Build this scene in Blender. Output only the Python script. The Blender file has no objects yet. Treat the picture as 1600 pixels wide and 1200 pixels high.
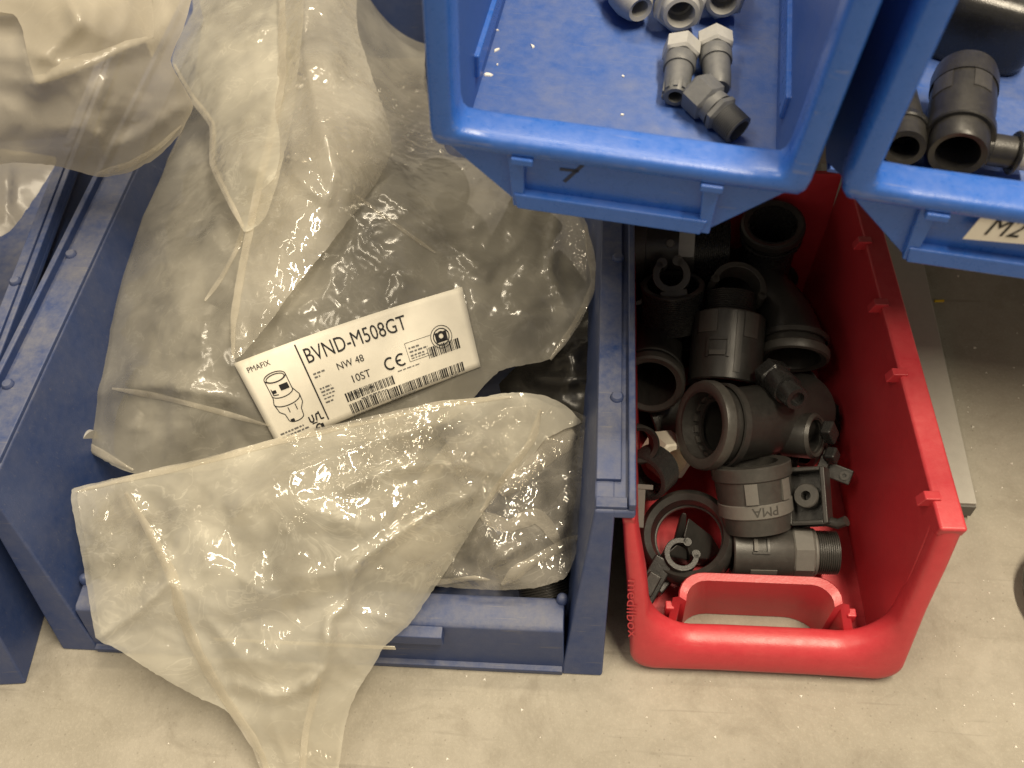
import bpy, bmesh, math, random
import numpy as np
from mathutils import Vector, Matrix, noise, geometry

random.seed(7)
sc = bpy.context.scene
COL = sc.collection

# ------------------------------------------------------------------ camera
F = 1448.0
CAM = Vector((0, 0, 0.63))
_dn = Vector((120, 1060, F)).normalized()
_dy = Vector((180, -2000, F)); _dy -= _dn * _dy.dot(_dn); _dy.normalize()
_up = -_dn
_dx = _dy.cross(_up)
RW = Matrix((_dx, _dy, _up))            # camera axes (right, down, forward) -> world

cd = bpy.data.cameras.new('camera')
co = bpy.data.objects.new('camera', cd); COL.objects.link(co)
r_, d_, f_ = RW @ Vector((1, 0, 0)), RW @ Vector((0, 1, 0)), RW @ Vector((0, 0, 1))
m = Matrix.Identity(4)
for i in range(3):
    m[i][0], m[i][1], m[i][2], m[i][3] = r_[i], -d_[i], -f_[i], CAM[i]
co.matrix_world = m
cd.sensor_width = 36; cd.lens = F / 1600 * 36
cd.clip_start = 0.02; cd.clip_end = 50
cd.dof.use_dof = True; cd.dof.focus_distance = 0.60; cd.dof.aperture_fstop = 8.5
sc.camera = co

# ------------------------------------------------------------------ world and lamps
w = bpy.data.worlds.new('World'); sc.world = w; w.use_nodes = True
bg = w.node_tree.nodes['Background']
bg.inputs[0].default_value = (1.0, 0.86, 0.66, 1); bg.inputs[1].default_value = 0.34

def lamp(name, loc, target, along, length, wd, power, col):
    ld = bpy.data.lights.new(name, 'AREA'); ld.shape = 'RECTANGLE'
    ld.size = length; ld.size_y = wd; ld.energy = power; ld.color = col
    lo = bpy.data.objects.new(name, ld); COL.objects.link(lo)
    lo.location = loc
    d = Vector(target) - Vector(loc)
    z = -d.normalized(); x = Vector(along); x = (x - z * x.dot(z)).normalized(); y = z.cross(x)
    lo.rotation_euler = Matrix((x, y, z)).transposed().to_euler()
    return lo
WARM = (1.0, 0.86, 0.64)
lamp('tube_lamp', (0.60, 0.22, 2.2), (0, .35, .1), (0, 1, 0), 1.2, .16, 62, WARM)
lamp('tube_lamp', (-0.20, 1.45, 2.3), (-.1, .35, .1), (1, 0, 0), 1.3, .10, 24, WARM)
lamp('tube_lamp', (-0.9, -0.1, 2.3), (0, .3, .1), (0, 1, 0), 1.2, .14, 14, WARM)

sc.view_settings.view_transform = 'Standard'
sc.view_settings.look = 'None'
sc.view_settings.exposure = 0.0
sc.view_settings.gamma = 1.0
sc.cycles.use_denoising = True
sc.cycles.max_bounces = 10
sc.cycles.transparent_max_bounces = 24
sc.cycles.caustics_reflective = False
sc.cycles.caustics_refractive = False
sc.cycles.sample_clamp_indirect = 4

# ------------------------------------------------------------------ helpers: unprojection
def ray(u, v): return RW @ Vector(((u - 800) / F, (v - 600) / F, 1.0))
def pz(u, v, z):
    r = ray(u, v); return CAM + r * ((z - CAM.z) / r.z)
def py(u, v, y):
    r = ray(u, v); return CAM + r * (y / r.y)
def pd(u, v, d): return CAM + ray(u, v) * d
FW = RW @ Vector((0, 0, 1))
def depth(p): return (p - CAM).dot(FW)
def mm(px, p): return px * depth(p) / F

# ------------------------------------------------------------------ helpers: materials
def nt(name):
    m = bpy.data.materials.new(name); m.use_nodes = True
    t = m.node_tree; t.nodes.clear()
    return m, t
def N(t, typ, **kw):
    n = t.nodes.new(typ)
    for k, v in kw.items():
        if k.startswith('i_'):
            n.inputs[int(k[2:]) if k[2:].isdigit() else k[2:].replace('_', ' ')].default_value = v
        else: setattr(n, k, v)
    return n
def ramp(t, src, p0, p1, c0=(0, 0, 0, 1), c1=(1, 1, 1, 1)):
    r = N(t, 'ShaderNodeValToRGB')
    e = r.color_ramp.elements
    e[0].position, e[1].position = p0, p1; e[0].color, e[1].color = c0, c1
    t.links.new(src, r.inputs[0]); return r
def mixc(t, fac, a, b):
    n = N(t, 'ShaderNodeMix', data_type='RGBA')
    for s, i in ((fac, 0), (a, 6), (b, 7)):
        if hasattr(s, 'default_value') or hasattr(s, 'links'): t.links.new(s, n.inputs[i])
        else: n.inputs[i].default_value = s
    return n.outputs[2]
def math_(t, op, a, b=None):
    n = N(t, 'ShaderNodeMath', operation=op)
    for s, i in ((a, 0), (b, 1)):
        if s is None: continue
        if hasattr(s, 'links'): t.links.new(s, n.inputs[i])
        else: n.inputs[i].default_value = s
    return n.outputs[0]

def plastic(name, base, rough=.42, dust=.3, dustcol=(.32, .29, .24), up=True, bump=.15, scale=1.0, spec=.5, dscale=22, scratch=.3):
    m, t = nt(name)
    out = N(t, 'ShaderNodeOutputMaterial'); b = N(t, 'ShaderNodeBsdfPrincipled')
    t.links.new(b.outputs[0], out.inputs[0])
    tc = N(t, 'ShaderNodeTexCoord'); vec = tc.outputs['Object']
    n1 = N(t, 'ShaderNodeTexNoise', i_Scale=dscale * scale, i_Detail=6.0, i_Roughness=.65)
    n2 = N(t, 'ShaderNodeTexNoise', i_Scale=160.0 * scale, i_Detail=4.0, i_Roughness=.7)
    n3 = N(t, 'ShaderNodeTexNoise', i_Scale=900.0 * scale, i_Detail=2.0)
    for n in (n1, n2, n3): t.links.new(vec, n.inputs['Vector'])
    d1 = ramp(t, n1.outputs[0], .30, .78).outputs[0]
    d2 = ramp(t, n2.outputs[0], .35, .75).outputs[0]
    f = math_(t, 'MULTIPLY', math_(t, 'ADD', math_(t, 'MULTIPLY', d1, .75), math_(t, 'MULTIPLY', d2, .35)), dust)
    if up:
        g = N(t, 'ShaderNodeNewGeometry'); s = N(t, 'ShaderNodeSeparateXYZ')
        t.links.new(g.outputs['Normal'], s.inputs[0])
        u = N(t, 'ShaderNodeMapRange'); u.inputs[1].default_value = -.2; u.inputs[2].default_value = .95
        u.inputs[3].default_value = .08; u.inputs[4].default_value = 1.0
        t.links.new(s.outputs[2], u.inputs[0])
        f = math_(t, 'MULTIPLY', f, u.outputs[0])
    # fine scratches
    mp = N(t, 'ShaderNodeMapping'); mp.inputs['Scale'].default_value = (40, 700, 300); mp.inputs['Rotation'].default_value = (.3, .5, .8)
    t.links.new(vec, mp.inputs[0])
    ns = N(t, 'ShaderNodeTexNoise', i_Scale=1.0, i_Detail=2.0); t.links.new(mp.outputs[0], ns.inputs['Vector'])
    sr = ramp(t, ns.outputs[0], .66, .74).outputs[0]
    f = math_(t, 'MINIMUM', math_(t, 'ADD', f, math_(t, 'MULTIPLY', sr, scratch * .25)), 1.0)
    var = mixc(t, n2.outputs[0], tuple(c * .86 for c in base) + (1,), tuple(min(1, c * 1.12) for c in base) + (1,))
    t.links.new(mixc(t, f, var, dustcol + (1,)), b.inputs['Base Color'])
    t.links.new(math_(t, 'ADD', math_(t, 'MULTIPLY', f, .35), math_(t, 'ADD', math_(t, 'MULTIPLY', n2.outputs[0], .16), rough - .08)), b.inputs['Roughness'])
    b.inputs['Specular IOR Level'].default_value = spec
    bp = N(t, 'ShaderNodeBump'); bp.inputs['Strength'].default_value = bump; bp.inputs['Distance'].default_value = .0006
    t.links.new(math_(t, 'ADD', n3.outputs[0], math_(t, 'MULTIPLY', n2.outputs[0], .8)), bp.inputs['Height'])
    t.links.new(bp.outputs[0], b.inputs['Normal'])
    return m

def film(name, milk=(.66, .60, .47), lo=.18, hi=.62, scale=1.0, bump=.6, rough=.14, gloss=1.0, seedz=0.0):
    """thin crinkled polythene: see-through where smooth, milky where it is creased"""
    m, t = nt(name)
    out = N(t, 'ShaderNodeOutputMaterial')
    tc = N(t, 'ShaderNodeTexCoord')
    mp0 = N(t, 'ShaderNodeMapping'); mp0.inputs['Location'].default_value = (seedz, seedz * 2, seedz * .7)
    t.links.new(tc.outputs['Object'], mp0.inputs[0]); vec = mp0.outputs[0]
    # warped coordinate for wispy crinkle marks
    wn = N(t, 'ShaderNodeTexNoise', i_Scale=18.0 * scale, i_Detail=1.0); t.links.new(vec, wn.inputs['Vector'])
    vm = N(t, 'ShaderNodeVectorMath', operation='MULTIPLY_ADD')
    t.links.new(wn.outputs['Color'], vm.inputs[0]); vm.inputs[1].default_value = (.02, .02, .02)
    t.links.new(vec, vm.inputs[2])
    mp = N(t, 'ShaderNodeMapping'); mp.inputs['Scale'].default_value = (1.0, 1.4, 1.2); mp.inputs['Rotation'].default_value = (0, .2, .5)
    t.links.new(vm.outputs[0], mp.inputs[0])
    na = N(t, 'ShaderNodeTexNoise', i_Scale=30.0 * scale, i_Detail=4.0, i_Roughness=.55, i_Distortion=.3)
    t.links.new(mp.outputs[0], na.inputs['Vector'])
    nb = N(t, 'ShaderNodeTexNoise', i_Scale=15.0 * scale, i_Detail=2.0, i_Roughness=.5); t.links.new(vec, nb.inputs['Vector'])
    wisp = ramp(t, na.outputs[0], .36, .76).outputs[0]
    # thin crack lines: |noise-.5| small
    nl = N(t, 'ShaderNodeTexNoise', i_Scale=34.0 * scale, i_Detail=4.0, i_Roughness=.6, i_Distortion=.8); t.links.new(mp.outputs[0], nl.inputs['Vector'])
    lines = ramp(t, math_(t, 'ABSOLUTE', math_(t, 'SUBTRACT', nl.outputs[0], .5)), .0, .022, (1, 1, 1, 1), (0, 0, 0, 1)).outputs[0]
    cloud = ramp(t, nb.outputs[0], .36, .64).outputs[0]
    a = math_(t, 'ADD', math_(t, 'MULTIPLY', wisp, .42), math_(t, 'MULTIPLY', cloud, .50))
    a = math_(t, 'ADD', a, math_(t, 'MULTIPLY', math_(t, 'MULTIPLY', lines, wisp), .35))
    mr = N(t, 'ShaderNodeMapRange'); mr.inputs[3].default_value = lo; mr.inputs[4].default_value = hi; mr.clamp = True
    t.links.new(a, mr.inputs[0])
    # surface relief seen only in the reflections
    nf = N(t, 'ShaderNodeTexNoise', i_Scale=85.0 * scale, i_Detail=1.5, i_Roughness=.5, i_Distortion=.25); t.links.new(vec, nf.inputs['Vector'])
    bp = N(t, 'ShaderNodeBump'); bp.inputs['Strength'].default_value = bump; bp.inputs['Distance'].default_value = .0045
    t.links.new(math_(t, 'ADD', nf.outputs[0], math_(t, 'MULTIPLY', nb.outputs[0], .8)), bp.inputs['Height'])
    df = N(t, 'ShaderNodeBsdfDiffuse'); df.inputs[0].default_value = milk + (1,)
    tl = N(t, 'ShaderNodeBsdfTranslucent'); tl.inputs[0].default_value = milk + (1,)
    mx = N(t, 'ShaderNodeMixShader'); mx.inputs[0].default_value = .35
    t.links.new(df.outputs[0], mx.inputs[1]); t.links.new(tl.outputs[0], mx.inputs[2])
    tr = N(t, 'ShaderNodeBsdfTransparent'); tr.inputs[0].default_value = (.97, .95, .9, 1)
    m2 = N(t, 'ShaderNodeMixShader'); t.links.new(mr.outputs[0], m2.inputs[0])
    t.links.new(tr.outputs[0], m2.inputs[1]); t.links.new(mx.outputs[0], m2.inputs[2])
    gl = N(t, 'ShaderNodeBsdfGlossy'); gl.inputs['Roughness'].default_value = rough; gl.inputs[0].default_value = (1, 1, 1, 1)
    t.links.new(bp.outputs[0], gl.inputs['Normal'])
    fr = N(t, 'ShaderNodeFresnel'); gb = N(t, 'ShaderNodeNewGeometry'); t.links.new(math_(t, 'ADD', math_(t, 'MULTIPLY', gb.outputs['Backfacing'], 1 / 1.5 - 1.5), 1.5), fr.inputs[0]);
    m3 = N(t, 'ShaderNodeMixShader'); t.links.new(math_(t, 'MULTIPLY', fr.outputs[0], gloss), m3.inputs[0])
    t.links.new(m2.outputs[0], m3.inputs[1]); t.links.new(gl.outputs[0], m3.inputs[2])
    t.links.new(m3.outputs[0], out.inputs[0])
    return m

def flat(name, col, rough=.6, spec=.3):
    m, t = nt(name)
    out = N(t, 'ShaderNodeOutputMaterial'); b = N(t, 'ShaderNodeBsdfPrincipled')
    tc = N(t, 'ShaderNodeTexCoord'); n = N(t, 'ShaderNodeTexNoise', i_Scale=120.0, i_Detail=4.0)
    t.links.new(tc.outputs['Object'], n.inputs['Vector'])
    t.links.new(mixc(t, n.outputs[0], tuple(c * .9 for c in col) + (1,), tuple(min(1, c * 1.07) for c in col) + (1,)), b.inputs['Base Color'])
    b.inputs['Roughness'].default_value = rough; b.inputs['Specular IOR Level'].default_value = spec
    t.links.new(b.outputs[0], out.inputs[0]); return m

def concrete():
    m, t = nt('concrete')
    out = N(t, 'ShaderNodeOutputMaterial'); b = N(t, 'ShaderNodeBsdfPrincipled')
    tc = N(t, 'ShaderNodeTexCoord'); vec = tc.outputs['Object']
    n1 = N(t, 'ShaderNodeTexNoise', i_Scale=7.0, i_Detail=8.0, i_Roughness=.62)
    n2 = N(t, 'ShaderNodeTexNoise', i_Scale=60.0, i_Detail=6.0, i_Roughness=.7)
    n3 = N(t, 'ShaderNodeTexNoise', i_Scale=420.0, i_Detail=3.0, i_Roughness=.7)
    v = N(t, 'ShaderNodeTexVoronoi', i_Scale=150.0); v2 = N(t, 'ShaderNodeTexVoronoi', i_Scale=70.0)
    for n in (n1, n2, n3, v, v2): t.links.new(vec, n.inputs['Vector'])
    c = mixc(t, ramp(t, n1.outputs[0], .35, .68).outputs[0], (.32, .295, .245, 1), (.42, .39, .335, 1))
    c = mixc(t, math_(t, 'MULTIPLY', ramp(t, n2.outputs[0], .42, .75).outputs[0], .45), c, (.25, .225, .18, 1))
    c = mixc(t, math_(t, 'MULTIPLY', ramp(t, n3.outputs[0], .5, .8).outputs[0], .35), c, (.52, .48, .40, 1))
    c = mixc(t, math_(t, 'MULTIPLY', ramp(t, v.outputs['Distance'], .05, .12, (1, 1, 1, 1), (0, 0, 0, 1)).outputs[0], .4), c, (.15, .13, .11, 1))
    c = mixc(t, math_(t, 'MULTIPLY', ramp(t, v2.outputs['Distance'], .02, .05, (1, 1, 1, 1), (0, 0, 0, 1)).outputs[0], .15), c, (.75, .71, .62, 1))
    n5 = N(t, 'ShaderNodeTexNoise', i_Scale=16.0, i_Detail=7.0, i_Roughness=.7, i_Distortion=1.5); t.links.new(vec, n5.inputs['Vector'])
    c = mixc(t, math_(t, 'MULTIPLY', ramp(t, n5.outputs[0], .52, .68).outputs[0], .55), c, (.24, .215, .175, 1))
    mps = N(t, 'ShaderNodeMapping'); mps.inputs['Scale'].default_value = (9, 160, 1); mps.inputs['Rotation'].default_value = (0, 0, .5); t.links.new(vec, mps.inputs[0])
    n6 = N(t, 'ShaderNodeTexNoise', i_Scale=1.0, i_Detail=3.0); t.links.new(mps.outputs[0], n6.inputs['Vector'])
    c = mixc(t, math_(t, 'MULTIPLY', ramp(t, n6.outputs[0], .64, .72).outputs[0], .4), c, (.2, .18, .15, 1))
    t.links.new(c, b.inputs['Base Color']); b.inputs['Roughness'].default_value = .72; b.inputs['Specular IOR Level'].default_value = .3
    bp = N(t, 'ShaderNodeBump'); bp.inputs['Strength'].default_value = .3; bp.inputs['Distance'].default_value = .002
    t.links.new(math_(t, 'ADD', n2.outputs[0], n3.outputs[0]), bp.inputs['Height']); t.links.new(bp.outputs[0], b.inputs['Normal'])
    t.links.new(b.outputs[0], out.inputs[0]); return m

M = {
    'navy': plastic('navy_plastic', (.025, .054, .175), .40, .66, (.23, .22, .205), dscale=34, scratch=.9),
    'blue': plastic('blue_plastic', (.024, .126, .52), .28, .20, (.34, .33, .34), dscale=40, scratch=.9),
    'bluedust': plastic('dusty_blue_plastic', (.022, .095, .38), .42, .60, (.20, .21, .25), dscale=30, scratch=.9),
    'red': plastic('red_plastic', (.54, .036, .052), .35, .20, (.45, .22, .18)),
    'black': plastic('black_plastic', (.024, .023, .022), .32, .24, (.12, .112, .10), scale=1.6),
    'black2': plastic('satin_black_plastic', (.020, .020, .020), .26, .12, (.12, .11, .1), scale=1.6),
    'dark': plastic('dark_grey_plastic', (.042, .040, .037), .36, .30, (.14, .13, .115), scale=1.6),
    'pad': plastic('worn_grey_plastic', (.13, .125, .115), .5, .3, (.2, .19, .17), scale=1.6),
    'grey': plastic('grey_plastic', (.085, .09, .097), .42, .2, (.4, .38, .34), scale=1.6),
    'lgrey': plastic('light_grey_plastic', (.33, .33, .32), .45, .15, (.5, .47, .42), scale=1.6),
    'cream': plastic('cream_plastic', (.80, .75, .63), .45, .10, (.4, .35, .25), scale=1.6),
    'alu': plastic('painted_grey_metal', (.42, .41, .37), .5, .2, (.3, .28, .24)),
    'darkpaint': plastic('dark_painted_metal', (.045, .045, .048), .5, .2),
    'steel': flat('steel', (.42, .41, .39), .3, .8),
    'paper': flat('label_paper', (.83, .79, .69), .55), 'ink': flat('black_ink', (.02, .02, .022), .6),
    'greyink': flat('grey_ink', (.16, .155, .15), .6), 'pen': flat('marker_pen', (.028, .04, .085), .5),
    'white': flat('white_scrap', (.8, .77, .7)), 'yellow': flat('yellow_scrap', (.75, .5, .03)), 'green': flat('green_scrap', (.15, .6, .08)),
    'film': film('polythene_film', (.74, .71, .63), lo=.22, hi=.62, scale=1.0, bump=.8, rough=.09, gloss=1.6, seedz=1.3),
    'film1': film('creased_polythene_film', (.66, .63, .545), lo=.32, hi=.72, scale=.9, bump=.6, rough=.19, gloss=1.1, seedz=6.6),
    'film2': film('milky_polythene_film', (.84, .81, .70), lo=.22, hi=.84, scale=.8, bump=.8, rough=.09, gloss=1.6, seedz=4.1),
    'film3': film('dull_polythene_film', (.55, .51, .43), lo=.66, hi=.92, scale=.5, bump=.4, rough=.25, gloss=.9, seedz=8.2),
    'film4': film('smoky_polythene_film', (.72, .68, .60), lo=.10, hi=.62, scale=1.2, bump=.8, rough=.09, gloss=1.5, seedz=2.7),
    'fold': film('folded_polythene', (.84, .79, .68), lo=.22, hi=.62, scale=2.0, bump=.4, rough=.12, gloss=1.4, seedz=5.5),
    'blackfilm': flat('black_polythene', (.02, .019, .018), .25, .5),
}

# ------------------------------------------------------------------ helpers: meshes
class MB:
    def __init__(s): s.v, s.f = [], []
    def add(s, pts, faces):
        o = len(s.v); s.v += [tuple(p) for p in pts]; s.f += [tuple(o + i for i in q) for q in faces]
    def loft(s, rings, caps=True, closed=True, loop=False):
        n = len(rings[0]); k = len(rings); pts = [p for r in rings for p in r]; fs = []
        for a in range(k if loop else k - 1):
            b = (a + 1) % k
            for i in range(n if closed else n - 1):
                j = (i + 1) % n
                fs.append((a * n + i, a * n + j, b * n + j, b * n + i))
        if caps and not loop: fs += [tuple(range(n - 1, -1, -1)), tuple((k - 1) * n + i for i in range(n))]
        s.add(pts, fs)
    def prism(s, a, b): s.loft([a, b])
    def box(s, x0, x1, y0, y1, z0, z1):
        s.prism([(x0, y0, z0), (x1, y0, z0), (x1, y1, z0), (x0, y1, z0)], [(x0, y0, z1), (x1, y0, z1), (x1, y1, z1), (x0, y1, z1)])
    def lathe(s, prof, seg=40, a0=0, a1=2 * math.pi, off=(0, 0, 0)):
        """closed profile of (r, z) swept about z"""
        full = abs(a1 - a0 - 2 * math.pi) < 1e-6
        rings = []
        for i in range(seg if full else seg + 1):
            a = a0 + (a1 - a0) * i / seg
            rings.append([(off[0] + r * math.cos(a), off[1] + r * math.sin(a), off[2] + z) for r, z in prof])
        s.loft(rings, caps=not full, loop=full)
    def hexring(s, R, bore, z0, z1, seg=36, n=6, ch=.0012):
        """hexagonal nut with chamfered corners and round bore"""
        rr = []
        for i in range(seg):
            a = 2 * math.pi * i / seg
            k = (a + math.pi / n) % (2 * math.pi / n) - math.pi / n
            rr.append((a, R * math.cos(math.pi / n) / math.cos(k)))
        rings = []
        for a, r in rr:
            c, sn = math.cos(a), math.sin(a); q = min(r, R * .955)
            pr = [(bore, z0), (q - ch, z0), (r, z0 + ch * 1.2), (r, z1 - ch * 1.2), (q - ch, z1), (bore, z1)]
            rings.append([(x * c, x * sn, z) for x, z in pr])
        s.loft(rings, loop=True)
    def tube(s, path, r, seg=10, caps=True):
        rings = []; n = len(path); path = [Vector(p) for p in path]; prev = None
        for i, p in enumerate(path):
            t = (path[min(i + 1, n - 1)] - path[max(i - 1, 0)]).normalized()
            if prev is None:
                a = t.orthogonal().normalized()
            else:
                a = (prev - t * prev.dot(t)).normalized()
            prev = a; b = t.cross(a); rad = r(i / (n - 1)) if callable(r) else r
            rings.append([p + (a * math.cos(2 * math.pi * k / seg) + b * math.sin(2 * math.pi * k / seg)) * rad for k in range(seg)])
        s.loft(rings, caps=caps)
    def build(s, name, mat, parent=None, angle=38, bevel=0, local=None, segs=2, face=None):
        me = bpy.data.meshes.new(name)
        pts = s.v if local is None else [tuple(Vector(p) - local) for p in s.v]
        me.from_pydata(pts, [], s.f); me.update()
        b = bmesh.new(); b.from_mesh(me); bmesh.ops.remove_doubles(b, verts=b.verts, dist=1e-6); bmesh.ops.recalc_face_normals(b, faces=b.faces); b.to_mesh(me); b.free()
        if face is not None and sum((p.normal.dot(face - p.center) for p in me.polygons)) < 0: me.flip_normals()
        for p in me.polygons: p.use_smooth = True
        me.set_sharp_from_angle(angle=math.radians(angle))
        me.materials.append(mat)
        o = bpy.data.objects.new(name, me); COL.objects.link(o)
        if parent: o.parent = parent
        if bevel:
            md = o.modifiers.new('bevel', 'BEVEL'); md.width = bevel; md.segments = segs; md.limit_method = 'ANGLE'; md.angle_limit = math.radians(40)
            md.harden_normals = True
        return o

def empty(name, label, cat, loc=(0, 0, 0), mat=None, group=None):
    o = bpy.data.objects.new(name, None); COL.objects.link(o); o.empty_display_size = .01
    if mat is not None: o.matrix_world = mat
    else: o.location = loc
    o['label'] = label; o['category'] = cat
    if group: o['group'] = group
    return o
def tag(o, label=None, cat=None, group=None, kind=None):
    for k, v in (('label', label), ('category', cat), ('group', group), ('kind', kind)):
        if v: o[k] = v
    return o
def axis_matrix(p0, p1, roll=0):
    z = (p1 - p0).normalized(); x = Vector((0, 0, 1)).cross(z)
    if x.length < 1e-3: x = Vector((1, 0, 0))
    x.normalize(); y = z.cross(x)
    m = Matrix.Identity(4)
    for i in range(3): m[i][0], m[i][1], m[i][2], m[i][3] = x[i], y[i], z[i], p0[i]
    return m @ Matrix.Rotation(roll, 4, 'Z')

def text_mesh(body, size=1.0, bold=0):
    cu = bpy.data.curves.new('t', 'FONT'); cu.body = body; cu.size = size; cu.resolution_u = 3; cu.offset = bold
    o = bpy.data.objects.new('t', cu); COL.objects.link(o)
    dg = bpy.context.evaluated_depsgraph_get(); dg.update()
    ev = o.evaluated_get(dg); me = ev.to_mesh()
    vs = [(v.co.x, v.co.y) for v in me.vertices]; fs = [tuple(p.vertices) for p in me.polygons]
    ev.to_mesh_clear(); bpy.data.objects.remove(o); bpy.data.curves.remove(cu)
    return vs, fs

# ------------------------------------------------------------------ floor
fl = MB(); fl.add([(-4, -4, 0), (4, -4, 0), (4, 4, 0), (-4, 4, 0)], [(0, 1, 2, 3)])
tag(fl.build('floor', concrete()), 'dusty beige concrete floor', kind='structure')

# ------------------------------------------------------------------ large navy bins
def navy_bin(root, xt_l, xt_r, slip=False, D=.61):
    h = .15; bo, bi, ti = .194, .166, .187
    for s, to in ((-1, xt_l), (1, xt_r)):
        wl = MB()
        def P(y, z, inner):
            k = z / h
            return (s * ((bi + (ti - bi) * k) if inner else (bo + .005 * k)), y, z)
        prof = [(0, 0), (D, 0), (D, h), (.046, h)]
        wl.prism([P(y, z, False) for y, z in prof], [P(y, z, True) for y, z in prof])
        a, b = sorted((s * (bo + .003), s * to))
        wl.prism([(a, .0445, .1435), (b, .0445, .1435), (b, D, .1435), (a, D, .1435)], [(a, .0465, h - .0004), (b, .0465, h - .0004), (b, D, h - .0004), (a, D, h - .0004)])
        ob = wl.build('side_wall', M['navy'], root, bevel=.0018)
        st = MB(); g = to - .0085
        a, b = sorted((s * (ti + .0006), s * g)); st.box(a, b, .066, D, h - .001, h + .0028)
        st.build('rim_strip', M['navy'], ob, bevel=.0008)
        rd = MB(); a, b = sorted((s * (to - .0045), s * to)); rd.box(a, b, .047, D, h - .002, h + .0062)
        rd.build('rim_ridge', M['navy'], ob, bevel=.0012)
        cp = MB(); a, b = sorted((s * (ti + .0006), s * (to - .0048))); cp.box(a, b, .0475, .0545, h - .001, h + .0026)
        cp.build('rim_end', M['navy'], ob, bevel=.0008)
        for yy in (.125, .245, .40):
            sd = MB(); sd.lathe([(0, 0), (.0042, 0), (.0042, .0012), (.003, .0028), (0, .0032)], 16, off=(s * (g - .003), yy, h + .0026))
            sd.build('stud', M['navy'], ob)
        pn = MB(); pn.lathe([(0, 0), (.004, 0), (.0036, .004), (.002, .006), (0, .0065)], 14, off=(s * (bi + .0005), .034, .047)); pn.build('stud', M['navy'], ob)
    fw = MB()
    prof = [(.0035, .007), (.0125, .045), (.0155, .047), (.033, .047), (.036, .045), (.036, .003), (.0035, .003)]
    fw.prism([(-bi - .002, y, z) for y, z in prof], [(bi + .002, y, z) for y, z in prof])
    f = fw.build('front_wall', M['navy'], root, bevel=.001)
    fg = MB(); fg.box(-bi - .001, bi + .001, -.0005, .006, .0, .0065); fg.build('foot_flange', M['navy'], f, bevel=.001)
    tb = MB(); tb.prism([(-.0885, .0125, .0465), (-.0885, .0045, .0455), (-.0885, .0035, .035), (-.0885, .010, .034)],
                        [(.0885, .0125, .0465), (.0885, .0045, .0455), (.0885, .0035, .035), (.0885, .010, .034)])
    tb.build('label_tab', M['navy'], f, bevel=.0008)
    if slip:
        sl = MB(); sl.box(-.07, .0555, .0015, .0022, .0285, .0335); sl.build('label_slip', M['paper'], f)
    bf = MB(); bf.box(-bi - .003, bi + .003, .034, D, .001, .005); bf.build('floor_panel', M['navy'], root)
    bw = MB(); bw.box(-.188, .188, D - .004, D - .0005, .004, h - .001); bw.build('back_wall', M['navy'], root)

ra = empty('storage_bin', 'large navy blue bin full of clear plastic bags beside the red bin', 'storage bin', (-.19, .213, 0), group='navy storage bins on the floor')
navy_bin(ra, .217, .211, True)
rb = empty('storage_bin', 'large navy blue bin cut off at the left edge of the photo', 'storage bin', (-.401 - .194, .187, 0), group='navy storage bins on the floor')
rb.matrix_world = Matrix.Translation((-.401, .187, 0)) @ Matrix.Rotation(math.radians(6), 4, 'Z') @ Matrix.Translation((-.194, 0, 0))
navy_bin(rb, .204, .204)

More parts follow.
